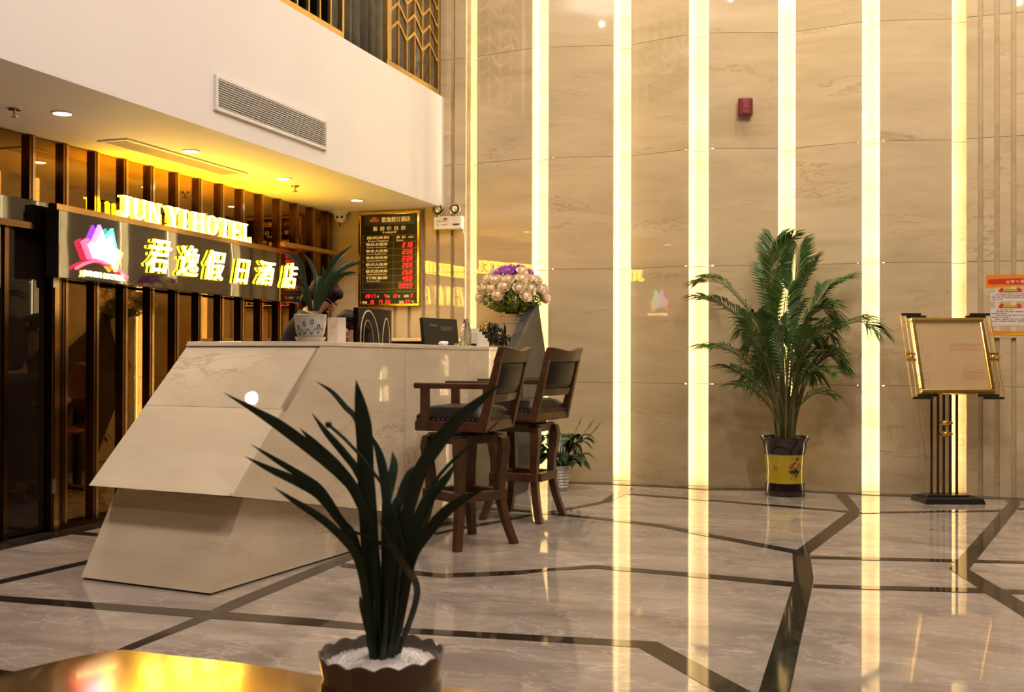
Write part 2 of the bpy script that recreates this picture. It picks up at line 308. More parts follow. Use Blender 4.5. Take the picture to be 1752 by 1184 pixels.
# glass door at the left edge
d1 = struct('door_1', 'dark glass entrance door with bronze frame')
part('glass_pane', MB().box(-4.985, -4.965, 5.02, 5.325, .02, 1.94), M['black_glass'], d1)
part('glass_pane', MB().box(-4.985, -4.965, 3.62, 4.985, .02, 1.94), M['black_glass'], d1)
part('door_stile', MB().box(-4.99, -4.95, 4.985, 5.018, 0, 1.94), M['darkbronze'], d1)
part('door_post', MB().box(-5.0, -4.91, 5.333, 5.415, 0, 2.09), M['darkbronze'], d1, bevel=.004)
part('door_post_edge', MB().box(-4.91, -4.902, 5.345, 5.385, 0, 2.03), M['bronze'], d1)
part('door_header', MB().box(-4.99, -4.90, 3.6, 5.333, 1.90, 1.94), M['darkbronze'], d1)
part('transom_panel', MB().box(-4.99, -4.93, 3.6, 5.333, 1.94, 2.085), M['black_gloss'], d1, bevel=.004, label='glossy black panel above door')
M['steel'] = mat('door_steel', (.5, .45, .4), .25, 1)
for z in (1.55, .25): part('hinge', MB().box(-4.915, -4.898, 5.325, 5.36, z, z + .09), M['steel'], d1)
# ================================================================== MEZZANINE FITTINGS
def screen(y0, y1, ncol, label, zoff):
    t = thing('metal_screen', label, 'screen', (-3.83, y0, 3.52), group='gold lattice screens of the upper floor')
    H = 2.2; W = y1 - y0; fw = .05
    part('bottom_rail', MB().box(-.02, .02, 0, W, 0, .05), M['satin_gold'], t, bevel=.003)
    part('top_rail', MB().box(-.02, .02, 0, W, H, H + .05), M['satin_gold'], t)
    part('side_post', MB().box(-.025, .025, 0, .07, .05, H), M['satin_gold'], t, bevel=.003)
    part('side_post', MB().box(-.02, .02, W - .03, W, .05, H), M['satin_gold'], t)
    cw = (W - .10) / ncol
    bar = MB().box(-.012, .012, -.009, .009, .05, H).mesh('bar', M['satin_gold'])
    for i in range(1, ncol): o = link('bar', bar, t); o.location = (0, .07 + i * cw, 0)
    r = .102; th = .028
    for s in (1, -1):
        mb = MB(); a = -r / 2 * s; b = r / 2 * s
        mb.prism([(-.009, .008, a - th / 2), (-.009, cw - .008, b - th / 2), (-.009, cw - .008, b + th / 2), (-.009, .008, a + th / 2)], (.018, 0, 0))
        me = mb.mesh('slat', M['satin_gold'])
        for i in range(ncol):
            if (i % 2 == 0) != (s == 1): continue
            k = 0
            while .20 + zoff + k * .158 < H - .05:
                o = link('slat', me, t); o.location = (0, .07 + i * cw, .20 + zoff + k * .158); k += 1
    return t
screen(7.87, 8.965, 6, 'gold chevron lattice screen beside the marble wall end', .175)
screen(5.9, 7.12, 7, 'gold lattice screen left of the grey curtain, cut by the frame top', .26)
M['curtain'] = mat('grey_sheer_curtain', (.34, .31, .25), .8, var=.12, vscale=10)
c = MB(); n = 60; vs = []; fs = []
for i in range(n + 1):
    y = 7.25 + 1.25 * i / n; x = -4.02 + .035 * math.sin(i * .95) + .012 * math.sin(i * 2.3)
    vs += [(x, y, 3.51), (x, y, 5.7)]
for i in range(n): fs.append((2 * i, 2 * i + 2, 2 * i + 3, 2 * i + 1))
o = link('curtain', c.add(vs, fs).mesh('curtain', M['curtain'], True)); tag(o, 'grey pleated curtain hanging between the two gold screens', 'curtain')
sm = o.modifiers.new('solid', 'SOLIDIFY'); sm.thickness = .004
t = thing('glass_balustrade', 'clear glass pane in front of the grey curtain upstairs', 'glass', (-3.83, 7.13, 3.52))
M['clear'] = mat('clear_glass', (.95, .97, .95), .01, trans=1, ior=1.03)
part('pane', MB().box(-.006, .006, 0, .735, 0, 2.2), M['clear'], t)
# ------------------------------------------------------------------ air grilles
M['recess_shade'] = mat('recess_shade_black', (.004, .003, .003), .9)
def grille(name, label, loc, L, Hh, ns, axis, fr=.022):
    dp = .022 if axis == 'wall' else .010
    t = thing(name, label, 'vent', loc)
    def bx(a0, a1, b0, b1, d0, d1):
        return MB().box(d0, d1, a0, a1, b0, b1) if axis == 'wall' else MB().box(b0, b1, a0, a1, -d1, -d0)
    part('backing', bx(fr * .5, L - fr * .5, fr * .5, Hh - fr * .5, .001, .003), M['recess_shade'], t)  # black sheet stands in for the unlit recess behind the slats
    for q in ((0, L, 0, fr), (0, L, Hh - fr, Hh)): part('frame_rail', bx(*q, 0, dp), M['white_metal'], t, bevel=.002)
    for q in ((0, fr, fr, Hh - fr), (L - fr, L, fr, Hh - fr)): part('frame_stile', bx(*q, 0, dp), M['white_metal'], t, bevel=.002)
    st = (Hh - 2 * fr) / ns; me = bx(fr, L - fr, -st * .13, st * .13, .004, dp - .001).mesh('slat', M['white_metal'])
    for i in range(ns):
        o = link('slat', me, t); o.location = (0, 0, fr + st * (i + .5)) if axis == 'wall' else (fr + st * (i + .5), 0, 0)
    return t
grille('air_grille', 'white slatted air grille set in the white upper wall', (-3.80, 5.44, 2.617), 1.372, .218, 12, 'wall')
grille('ceiling_diffuser', 'long slot diffuser in the low ceiling above the sign', (-4.70, 5.48, 2.495), 1.36, .235, 8, 'ceil', .03)
for i, (x, y) in enumerate(DOWN):
    lab = ['recessed downlight behind the picture edge, farthest from the marble', 'recessed downlight just left of the picture, over the door', 'round downlight nearest the left edge, beside a sprinkler', 'round downlight beside the long slot diffuser', 'round downlight above the hotel lettering end, by a sprinkler', 'round downlight nearest the tariff board'][i]
    t = thing('downlight', lab, 'downlight', (x, y, 2.495), group='downlights in the low ceiling')
    part('trim_ring', MB().lathe([(.062, 0), (.062, -.006), (.05, -.008), (.048, -.001)], 24), M['white_metal'], t, smooth=True)
    part('bulb', MB().lathe([(.048, -.001), (.044, -.006), (.02, -.009)], 20), M['lamp'], t, smooth=True)
for x, y, lab in ((-4.519, 4.615, 'small metal sprinkler head at the ceiling left end'), (-4.45, 7.492, 'small sprinkler head between two downlights near the sign end')):
    t = thing('sprinkler', lab, 'sprinkler', (x, y, 2.495))
    part('flange', MB().lathe([(.035, 0), (.033, -.008), (.012, -.012)], 16), M['steel'], t, smooth=True)
    part('nozzle', MB().lathe([(.009, -.01), (.009, -.04), (.02, -.043), (.02, -.047)], 12), M['steel'], t, smooth=True)
t = thing('dome_camera', 'white dome security camera under the low ceiling corner', 'security camera', (-4.84, 8.98, 2.495))
part('base', MB().lathe([(.075, 0), (.075, -.022), (.06, -.03)], 24), M['white'], t, smooth=True)
part('eyeball', MB().ball((0, 0, -.055), .058, 20, 12), M['white'], t, smooth=True)
mb = MB()
for s in (-.022, .022): mb.ball((.018 + s * .9, -.05 + s * .3, -.062), .014, 10, 6)
part('lens', mb, M['black_gloss'], t, smooth=True); part('cable', MB().tube([(0, -.02, -.105), (.005, -.02, -.15)], .006), M['black'], t)
# ================================================================== SIGN
M['board'] = mat('black_mirror_board', (.012, .009, .007), .02, spec=.9, coat=1, bump=.10, bscale=2.2)
t = thing('hotel_sign_board', 'long glossy black sign board fixed across the mirrored wall', 'sign', (-4.89, 5.25, 1.59))
mb = MB(); mb.hexa([(0, 0, .015), (.10, 0, .015), (.10, 2.90, -.02), (0, 2.90, -.02)], [(0, 0, .44), (.10, 0, .44), (.10, 2.90, .395), (0, 2.90, .395)])
part('panel', mb, M['board'], t, bevel=.004)
part('top_strip', MB().hexa([(.02, 0, .44), (.085, 0, .44), (.085, 2.90, .395), (.02, 2.90, .395)], [(.02, 0, .478), (.085, 0, .478), (.085, 2.90, .433), (.02, 2.90, .433)]), M['bronze'], t)
M['cove'] = mat('yellow_cove_strip', (1, .8, .2), .5, emit=(1.0, .60, .010), es=60)
part('cove_strip', MB().hexa([(.0, .75, .432), (.016, .75, .432), (.016, 2.85, .40), (.0, 2.85, .40)], [(.0, .75, .47), (.016, .75, .47), (.016, 2.85, .438), (.0, 2.85, .438)]), M['cove'], t, label='yellow light strip along the top of the board')
def arc(mb, cx, cy, ro, ri, a0, a1, n=12, d=.03, z=0):
    for i in range(n):
        a, b = (math.radians(a0 + (a1 - a0) * k / n) for k in (i, i + 1))
        P = [(cx + ro[0] * math.cos(a), cy + ro[1] * math.sin(a), z), (cx + ro[0] * math.cos(b), cy + ro[1] * math.sin(b), z), (cx + ri[0] * math.cos(b), cy + ri[1] * math.sin(b), z), (cx + ri[0] * math.cos(a), cy + ri[1] * math.sin(a), z)]
        mb.prism(P, (0, 0, d))
def serif(ch, d):
    mb = MB()
    def R(x0, y0, x1, y1): mb.box(x0, x1, y0, y1, 0, d)
    def P(*p): mb.prism([(x, y, 0) for x, y in p], (0, 0, d))
    if ch == 'J': R(.30, .2, .52, 1); R(.14, .93, .68, 1); arc(mb, .27, .2, (.25, .22), (.05, .13), 180, 360, 12, d); mb.ball((.06, .22, d / 2), (.07, .07, d / 2), 10, 6); w = .70
    if ch == 'U': R(.08, .3, .29, 1); R(0, .93, .38, 1); R(.66, .3, .75, 1); R(.56, .93, .86, 1); arc(mb, .415, .3, (.335, .31), (.215, .22), 180, 360, 14, d); w = .88
    if ch == 'N': R(.11, 0, .20, 1); R(0, .93, .3, 1); R(0, 0, .32, .07); R(.72, 0, .81, 1); R(.62, .93, .92, 1); P((.11, 1), (.36, 1), (.81, 0), (.60, 0)); w = .94
    if ch == 'Y': R(.36, 0, .58, .46); R(.24, 0, .70, .07); P((.08, 1), (.32, 1), (.58, .42), (.36, .42)); P((.72, 1), (.82, 1), (.56, .40), (.46, .46)); R(0, .93, .40, 1); R(.62, .93, .92, 1); w = .92
    if ch == 'I': R(.12, 0, .34, 1); R(0, .93, .46, 1); R(0, 0, .46, .07); w = .48
    if ch == 'H': R(.1, 0, .32, 1); R(.64, 0, .86, 1); R(.3, .46, .66, .54); [R(a, b, a + .4, b + .07) for a in (.01, .55) for b in (0, .93)]; w = .97
    if ch == 'O': arc(mb, .45, .5, (.43, .52), (.21, .44), 0, 360, 28, d); w = .92
    if ch == 'T': R(.31, 0, .53, 1); R(.19, 0, .65, .07); R(0, .92, .84, 1); R(0, .72, .06, 1); R(.78, .72, .84, 1); w = .86
    if ch == 'E': R(.1, 0, .32, 1); R(0, .93, .72, 1); R(0, 0, .76, .07); R(.3, .47, .56, .54); R(.66, .74, .72, 1); R(.70, 0, .76, .27); R(.51, .36, .56, .65); w = .80
    if ch == 'L': R(.1, 0, .32, 1); R(0, .93, .44, 1); R(0, 0, .72, .07); R(.66, 0, .72, .3); w = .76
    return mb, w
def face_split(mb):    # the fronts of the letters glow white-yellow, their sides glow yellow
    zmax = max(v[2] for v in mb.v); zmin = min(v[2] for v in mb.v); mb.mi = [0 if all(abs(mb.v[i][2] - zmax) < 1e-5 for i in f) else 2 if all(abs(mb.v[i][2] - zmin) < 1e-5 for i in f) else 1 for f in mb.f]; return mb
def lat(s, y0, y1, za, zb, word_):
    gl = [serif(ch, .045) for ch in s]; tot = sum(w for _, w in gl) + .06 * (len(s) - 1); k = (y1 - y0) / tot; p = y0
    for i, ((mb, w), ch) in enumerate(zip(gl, s)):
        mb.v = [(v[0] * k, v[1] * .145, v[2]) for v in mb.v]; face_split(mb); mb.v = [(v[2], v[0], v[1]) for v in mb.v]
        o = link('sign_letter', mb.mesh('sign_letter', [M['letter'], M['letter_side'], M['letter_back']])); o.location = (-4.86, p, za + (zb - za) * i / max(1, len(s) - 1))
        tag(o, 'glowing yellow capital %s of the word %s on the sign' % (ch, word_), 'letter', 'glowing roman letters on top of the sign board'); p += (w + .06) * k
lat('JUN', 5.845, 6.285, 2.062, 2.055, 'JUN'); lat('YI', 6.335, 6.59, 2.053, 2.05, 'YI'); lat('HOTEL', 6.63, 7.43, 2.048, 2.037, 'HOTEL')
for ch_i, (ch, y0, y1, zb, zt) in enumerate((('君', 6.06, 6.36, 1.70, 1.935), ('逸', 6.40, 6.68, 1.70, 1.93), ('假', 6.74, 7.02, 1.695, 1.92), ('日', 7.12, 7.36, 1.69, 1.885), ('酒', 7.44, 7.74, 1.70, 1.90), ('店', 7.82, 8.11, 1.695, 1.915))):
    mb = text_mb(ch, 1.0, .010, .006, .25, 3)
    xs = [v[0] for v in mb.v]; ys = [v[1] for v in mb.v]; x0, x1, q0, q1 = min(xs), max(xs), min(ys), max(ys)
    mb.v = [((v[0] - x0) / (x1 - x0) * (y1 - y0) * .9, (v[1] - q0) / (q1 - q0) * (zt - zb), v[2]) for v in mb.v]; face_split(mb)
    mb.v = [(v[2], v[0], v[1]) for v in mb.v]
    o = link('sign_character', mb.mesh('sign_character', [M['letter'], M['letter_side'], M['letter_back']])); o.location = (-4.772, y0, zb)
    tag(o, ['glowing brush style character %s on the black board, nearest the petal emblem', 'glowing character %s with a long boat-shaped foot stroke, second from the emblem', 'glowing dense character %s in the middle of the board, left of the oval box-shaped one', 'glowing box-shaped character %s with one bar across, on the black board', 'glowing character %s with three drops at its left, on the black board', 'glowing character %s at the right end of the board by the counter plant'][ch_i] % ch, 'letter', 'glowing Chinese characters on the sign board')
# crown-like petal emblem
t = thing('hotel_emblem', 'glowing coloured petal emblem at the left end of the sign', 'logo', (-4.775, 5.365, 1.68))
def glow(name, c, s): return mat(name, c, .5, emit=c, es=s)
PET = [('red', (1, .05, .10), [(.055, .165), (.10, .19), (.145, .172), (.19, .06), (.115, .058)], 4.5), ('violet', (.62, .10, 1), [(.14, .16), (.215, .29), (.262, .215), (.262, .052), (.192, .06), (.147, .172)], 5.5),
       ('teal', (.04, .85, .50), [(.266, .215), (.335, .28), (.375, .155), (.33, .04), (.266, .05)], 5.5), ('amber', (1, .70, .08), [(.378, .15), (.435, .125), (.375, -.005), (.334, .035)], 4.5)]
for nm, c, p, s in PET:
    a = MB().prism([(0, y, z) for y, z in p], (.022, 0, 0)); part('petal', a, glow('glow_' + nm, c, s), t, label=nm + ' glowing petal')
    a = MB().prism([(.022, .265 + (y - .265) * .80, .10 + (z - .10) * .80) for y, z in p], (.004, 0, 0)); part('petal_core', a, glow('core_' + nm, tuple(.55 + .45 * q for q in c), 3.5), t)
mb = MB()
for i in range(14):
    a, b = -1 + 2 * i / 14, -1 + 2 * (i + 1) / 14
    f = lambda s: (.0, .25 + s * .24, .062 - .075 * s * s - .012 * s)
    A, B = f(a), f(b); mb.prism([A, B, (0, B[1], B[2] - .016), (0, A[1], A[2] - .016)], (.02, 0, 0))
part('arc', mb, glow('glow_scarlet', (1, .04, .07), 5), t, label='red glowing arc')
mb = onto_left(text_mb('JUNYI HOTEL', .045, .004, .0015, width=.40), 0, .08, -.045); mb.v = [(v[0], v[1], v[2] - .03 * (v[1] - .08)) for v in mb.v]
part('emblem_lettering', mb, M['letter'], t)
# ================================================================== TARIFF BOARD
M['red_led'] = mat('red_led_digits', (1, .02, .02), .5, emit=(1, .012, .02), es=1.6)
M['lit_print'] = mat('self_lit_gold_print', (.75, .55, .22), .5, emit=(.75, .5, .15), es=.55)  # plain print with a faint glow added to brighten it, not a lamp
M['rule'] = mat('gold_rule_print', (.36, .26, .08), .4)
t = thing('tariff_board', 'gold framed black tariff board with red number displays on the marble', 'board', (-4.672, 9.04, 1.575))
W_, H_ = .645, .905
part('panel', MB().box(.015, W_ - .015, -.005, .022, .015, H_ - .015), mat('matt_black_panel', (.010, .008, .007), .30, spec=.25), t)
for nm, q in (('frame_rail', (0, W_, 0, .032)), ('frame_rail', (0, W_, H_ - .032, H_)), ('frame_stile', (0, .032, .03, H_ - .03)), ('frame_stile', (W_ - .032, W_, .03, H_ - .03))):
    part(nm, MB().box(q[0], q[1], -.022, .022, q[2], q[3]), M['gold'], t, bevel=.008)
def btext(s, x, z, h, nm='lettering', m='lit_print', off=.0006, width=None, align='LEFT'):
    mb = text_mb(s, h, .0006, min(off, h * .010), 0, 2, align, width); mb.v = [(x + v[0], -.0065 - v[2], z + v[1]) for v in mb.v]; return part(nm, mb, M[m], t)
M['head_panel'] = mat('grey_header_strip', (.05, .045, .04), .15)
part('header_strip', MB().box(.055, W_ - .055, -.0065, -.005, .775, .868), M['head_panel'], t)
btext('君逸假日酒店', .24, .808, .052, width=.30, m='lit_print')
mb = MB()
for k, (x0, x1, hh) in enumerate(((.12, .14, .03), (.142, .165, .045), (.168, .19, .045), (.192, .212, .03))): mb.box(x0, x1, -.008, -.0066, .81, .81 + hh)
part('header_emblem', mb, mat('header_emblem', (.6, .15, .1), .4), t)
btext('客 房 价 目 表', .15, .727, .045, width=.345, off=0.0); btext('TARIFF', .245, .697, .024, width=.155)
X0, XM_, X1 = .045, .365, .60; ZT = .68; RH = .064
mb = MB()
for k in range(9): mb.box(X0, X1, -.0062, -.005, ZT - k * RH - .001, ZT - k * RH + .001)
for x in (X0, XM_, X1): mb.box(x - .001, x + .001, -.0062, -.005, ZT - 8 * RH, ZT)
mb.box(.03, W_ - .03, -.0062, -.005, .142, .1445); part('table_rules', mb, M['rule'], t)
btext('房间类别', X0 + .04, ZT - .033, .030, width=.235); btext('Room Category', X0 + .055, ZT - .058, .020, width=.215)
btext('房 价', XM_ + .03, ZT - .033, .028, width=.10); btext('Rate', XM_ + .035, ZT - .058, .020, width=.07); btext('人民币', XM_ + .15, ZT - .032, .02, width=.06)
ROWS = [('精品主题房', 'Boutique Theme Room', '218'), ('商务大床房', 'Business Big Bed Room', '238'), ('商务双床房', 'Business Double Bed Room', '238'), ('欧式大床房', 'European Big Bed Room', '268'), ('欧式双床房', 'European Double Bed Room', '268'), ('行政套房', 'Executive Suite', '468'), (None, None, '9999')]
SEG = {'0': 'abcdef', '1': 'bc', '2': 'abged', '3': 'abgcd', '4': 'fgbc', '5': 'afgcd', '6': 'afgedc', '7': 'abc', '8': 'abcdefg', '9': 'abcdfg'}
def digits(s, x, z, h, adv, name='digit_display', tt=None):
    mb = MB(); wd = h * .55; th = h * .15
    for ch in s:
        if ch != ' ':
            for g in SEG[ch]:
                q = {'a': (0, wd, h - th, h), 'd': (0, wd, 0, th), 'g': (0, wd, h / 2 - th / 2, h / 2 + th / 2), 'f': (0, th, h / 2, h), 'e': (0, th, 0, h / 2), 'b': (wd - th, wd, h / 2, h), 'c': (wd - th, wd, 0, h / 2)}[g]
                P = [(q[0], q[2]), (q[1], q[2]), (q[1], q[3]), (q[0], q[3])]; mb.prism([(x + a + b * .14, -.008, z + b) for a, b in P], (0, .003, 0))
        x += adv
    return part(name, mb, M['red_led'], tt or t)
for k, (a, b, n) in enumerate(ROWS):
    z = ZT - (k + 1) * RH
    if a: btext(a, X0 + .035, z - .031, .030, width=.225); btext(b, X0 + .045, z - .053, .015, width=.205 if k < 5 else .14)
    digits(n, XM_ + .205 - .037 * len(n), z - .055, .044, .037)
digits('2017', .075, .088, .032, .028); btext('年', .195, .09, .024); digits('4', .275, .088, .032, .028); btext('月', .305, .09, .024); digits('12', .355, .088, .032, .028); btext('日', .415, .09, .024); btext('星期', .475, .09, .026); digits('3', .545, .088, .032, .028)
btext('时间', .04, .035, .026); digits('18', .115, .034, .032, .028); digits('14', .205, .034, .032, .028); digits('06', .285, .034, .032, .028); btext('温度', .425, .035, .026); digits('22', .49, .034, .032, .028); btext('℃', .55, .035, .028)
# ------------------------------------------------------------------ emergency light
t = thing('emergency_light', 'white emergency light box with two round lamps above the fluted marble', 'emergency light', (-3.87, 9.02, 2.285))
part('box', MB().box(0, .275, -.04, .045, 0, .118), M['white'], t, bevel=.006)
for x in (.045, .215):
    lh = part('lamp_head', MB().lathe([(.02, .03), (.05, .01), (.054, -.035), (.05, -.042), (.045, -.036), (.012, .0)], 24, M=Matrix.Translation((x, -.02, .18)) @ Matrix.Rotation(PI / 2, 4, 'X') @ Matrix.Scale(-1, 4, (0, 0, 1))), M['steel'], t, smooth=True)
    part('lens', MB().ball((x, -.052, .18), (.03, .012, .03), 16, 8), mat('lamp_reflector', (.9, .85, .6), .1, .6), lh, smooth=True)
    part('bracket', MB().box(x - .008, x + .008, -.02, .0, .11, .135), M['steel'], t)
part('vent_slot', MB().box(.19, .255, -.0425, -.04, .032, .047), M['black'], t); part('status_label', MB().box(.10, .135, -.0425, -.04, .085, .103), mat('red_label', (.4, .02, .03), .4), t)
mb = MB()
for x, z, w_ in ((.03, .068, .04), (.075, .068, .06), (.03, .035, .02), (.08, .035, .06)): mb.box(x, x + w_, -.0415, -.04, z, z + .012)
part('printed_marks', mb, mat('grey_print', (.4, .36, .34), .6), t, kind='stuff')
part('cord', MB().tube([(.27, -.0, .02), (.292, .0, -.06), (.285, .03, -.2), (.288, .03, -.6), (.286, .03, -.95)], .006), M['white'], t, label='white power cord running down the marble')
t = thing('fire_alarm', 'dark red fire alarm box on the polished marble wall', 'alarm', (-1.105, 9.055, 3.15), math.atan2(.181, .559))
hs = part('housing', MB().box(0, .122, -.05, -.0, 0, .155), mat('red_alarm_plastic', (.16, .010, .014), .25, coat=.4), t, bevel=.012)
part('grille_face', MB().box(.032, .09, -.058, -.05, .02, .135), mat('dark_red_grille', (.16, .012, .015), .4), hs, bevel=.004)
part('strobe_bar', MB().box(.038, .084, -.062, -.058, .06, .095), mat('brown_red_lens', (.30, .05, .03), .2), hs, bevel=.003)
# ------------------------------------------------------------------ poster on the fluted wall
t = thing('wall_poster', 'orange and yellow notice poster pinned on the fluted marble', 'poster', (.842, 9.25, 1.275))
pw, ph = .60, .505
part('sheet', MB().box(0, pw, -.004, .004, 0, ph), mat('poster_cream', (.70, .56, .34), .35), t)
def pcol(n, c): return mat('poster_' + n, c, .35)
PO, PR, PY, PW, PK = pcol('orange', (.75, .22, .02)), pcol('red', (.55, .04, .015)), pcol('yellow', (.62, .46, .02)), pcol('panel', (.70, .62, .55)), pcol('ink', (.12, .08, .07))
def flat(nm, poly, m, d=.0052): part(nm, MB().prism([(x, -.004, z) for x, z in poly], (0, -d + .004, 0)), m, t)
flat('top_band', [(0, .40), (.0, ph), (pw, ph), (pw, .43), (.3, .415)], PO); flat('top_wave', [(.02, .43), (.02, .47), (.25, .475), (pw, .445), (pw, .43), (.3, .425)], PR, .006)
flat('corner_wave', [(.2, ph), (pw, .46), (pw, ph)], PY, .0058); flat('bottom_band', [(.03, .02), (.03, .055), (.3, .05), (pw, .06), (pw, 0), (.25, .012)], PO); flat('bottom_wave', [(.03, .02), (.3, .04), (pw, .035), (pw, .0), (.3, .02)], PY, .006)
mb = MB()
for i in range(9): mb.box(.15 + i * .035, .175 + i * .035, -.0072, -.006, .435 + (i % 3) * .004, .455 + (i % 2) * .006)
part('title_marks', mb, pcol('pink', (.75, .35, .22)), t, kind='stuff')
for z0, z1 in ((.29, .36), (.095, .235)): flat('text_panel', [(.035, z0), (.035, z1), (pw - .02, z1), (pw - .02, z0)], PW, .0056)
for z in (.365, .238): flat('ribbon', [(.095, z), (.10, z + .022), (.115, z + .035), (.128, z + .034), (.132, z + .02), (.225, z + .02), (.23, z + .034), (.245, z + .035), (.26, z + .022), (.262, z)], PR, .0068)
for z in (.371, .244): flat('ribbon_marks', [(.125, z), (.125, z + .009), (.235, z + .009), (.235, z)], PY, .0075)
mb = MB()
for z, x0, x1 in ((.346, .07, .56), (.332, .045, .56), (.318, .045, .55), (.302, .045, .13), (.22, .08, .20), (.205, .08, .57), (.19, .045, .15), (.176, .08, .56), (.161, .045, .18), (.146, .07, .55), (.13, .045, .28)):
    x = x0
    while x < x1: q = min(x1, x + random.uniform(.012, .06)); mb.box(x, q, -.0062, -.0055, z, z + .005); x = q + random.uniform(.004, .012)
part('text_lines', mb, PK, t, kind='stuff')
# ================================================================== RECEPTION COUNTER
dv = Vector((.1037, .9946, 0)); nv = Vector((.9946, -.1037, 0))
U0 = Vector((-2.958, 4.214, 0)) + nv * .07
def cu(y, z, dn=0):       # point on the counter's long face plane, given world y
    s = (y - U0.y) / dv.y; p = U0 + dv * s; return (p.x + nv.x * dn, p.y + nv.y * dn, z)
t = thing('reception_counter', 'cream marble reception counter with slanted end', 'counter', (-2.9, 5.5, 0))
def pr(poly, d0, d1): return MB().prism([cu(y, z, d0) for y, z in poly], nv * (d1 - d0))
zb = lambda y: .464 - .1896 * (y - 4.281)
ztop = lambda y: 1.180 - .009 * (y - 4.989)
# long front: three marble panels with fine joints
part('front_panel', pr([(4.281, zb(4.281)), (5.86, zb(5.86)), (5.86, ztop(5.86)), (4.989, ztop(4.989))], -.02, 0), M['desk'], t, True)
part('front_panel', pr([(5.864, zb(5.864)), (6.613, zb(6.613)), (6.613, .57), (6.70, .64), (6.70, ztop(6.7)), (5.864, ztop(5.864))], -.02, 0), M['desk'], t, True)
part('front_panel', pr([(6.704, .645), (7.395, ztop(7.395)), (6.704, ztop(6.704))], -.02, 0), M['desk'], t, True)
part('front_core', pr([(4.30, zb(4.28)), (6.60, zb(6.6)), (6.60, .57), (7.37, ztop(7.39) - .002), (5.01, ztop(4.99) - .002)], -.30, -.021), M['desk'], t, True)
# slanted near end, two slabs
za, zc_, ym = zb(4.281), ztop(4.989), 4.281 + (4.989 - 4.281) * .55
zm = za + (zc_ - za) * .55
part('end_panel', pr([(4.281, za), (ym - .002, zm - .002), (ym + .018, zm - .02), (4.305, za)], -.917, -.0), M['desk'], t, True)
part('end_panel', pr([(ym, zm), (4.989, zc_), (5.01, zc_ - .02), (ym + .02, zm - .018)], -.917, -.0), M['desk'], t, True)
part('end_core', pr([(4.305, za), (5.0, zc_ - .022), (5.45, zc_ - .022), (5.45, zb(5.45)), (4.4, zb(4.4))], -.915, -.30), M['desk'], t, True)
part('countertop', pr([(4.975, zc_), (7.40, ztop(7.40)), (7.40, ztop(7.40) + .026), (4.989, zc_ + .026)], -.30, .004), M['desk'], t, True, bevel=.003)
part('countertop', pr([(4.975, zc_), (5.45, zc_ - .004), (5.45, zc_ + .022), (4.989, zc_ + .026)], -.917, -.303), M['desk'], t, True, bevel=.003)
part('base_gap', pr([(4.225, 0), (4.235, .012), (6.55, .012), (6.55, 0)], -.89, -.078), M['black'], t, True, label='thin dark shadow gap under the marble')
part('plinth', pr([(4.218, .010), (4.453, .43), (6.55, zb(6.55) - .002), (6.58, .010)], -.90, -.07), M['desk'], t, True)
part('work_desk', MB().box(-3.62, -2.95, 5.5, 7.3, .72, .75), mat('pale_desk_board', (.55, .45, .33), .4, var=.05), t, True)
part('desk_leg', MB().box(-3.60, -3.55, 7.2, 7.25, 0, .72), M['black'], t, True)
part('desk_leg', MB().box(-3.60, -3.55, 5.6, 5.65, 0, .72), M['black'], t, True)
CT = 1.206
t = thing('stone_fin', 'dark grey stone slab with pointed top at the far counter end', 'stone slab', (-2.72, 7.6, 0))
part('slab', MB().prism([(0, y - 7.6, z) for y, z in ((6.9, 0), (6.9, .565), (7.95, 1.17), (8.571, 1.582), (8.86, 1.0), (8.30, 0))], (-.085, 0, 0)), M['stone'], t, bevel=.006)
t = thing('back_desk', 'low back desk with cream ledge below the tariff board', 'desk', (-4.1, 8.88, 0))
part('ledge', MB().box(-.42, .50, -.16, .15, 1.245, 1.275), mat('cream_ledge', (.72, .6, .42), .4, var=.03), t, bevel=.004)
part('cabinet', MB().box(-.38, .46, -.12, .15, 0, 1.245), M['dark'], t)
# ================================================================== THINGS ON THE COUNTER
def ribbon(mb, pts, width, prof=None, fold=.25, mi=0, nsub=14, side=None, th=.0):
    """strap leaf along pts (tip first): three verts across, V fold, tapering both ways"""
    P = [Vector(p) for p in pts][::-1]; n = len(P)
    def cat(u):
        x = u * (n - 1); i = min(int(x), n - 2); f = x - i; p1, p2 = P[i], P[i + 1]; p0 = P[i - 1] if i else p1 * 2 - p2; p3 = P[i + 2] if i + 2 < n else p2 * 2 - p1
        return .5 * ((2 * p1) + (p2 - p0) * f + (2 * p0 - 5 * p1 + 4 * p2 - p3) * f * f + (3 * p1 - p0 - 3 * p2 + p3) * f ** 3)
    vs = []; fs = []; S_ = [cat(k / nsub) for k in range(nsub + 1)]
    for k, p in enumerate(S_):
        u = k / nsub; d = (S_[min(k + 1, nsub)] - S_[max(k - 1, 0)]).normalized()
        sd = side or CAM_F; a = d.cross(sd)
        if a.length < .15: a = d.cross(CAM_R)
        a.normalize(); nn = a.cross(d).normalized()
        w_ = width * .5 * (prof(u) if prof else min(1, .55 + u * 1.2) * (1 - max(0, (u - .62) / .38) ** 1.8))
        w_ = max(w_, width * .01)
        vs += [p + a * w_ + nn * (fold * w_), p, p - a * w_ + nn * (fold * w_)]
    for k in range(nsub): o = 3 * k; fs += [(o, o + 1, o + 4, o + 3), (o + 1, o + 2, o + 5, o + 4)]
    mb.add(vs, fs, mi); return mb
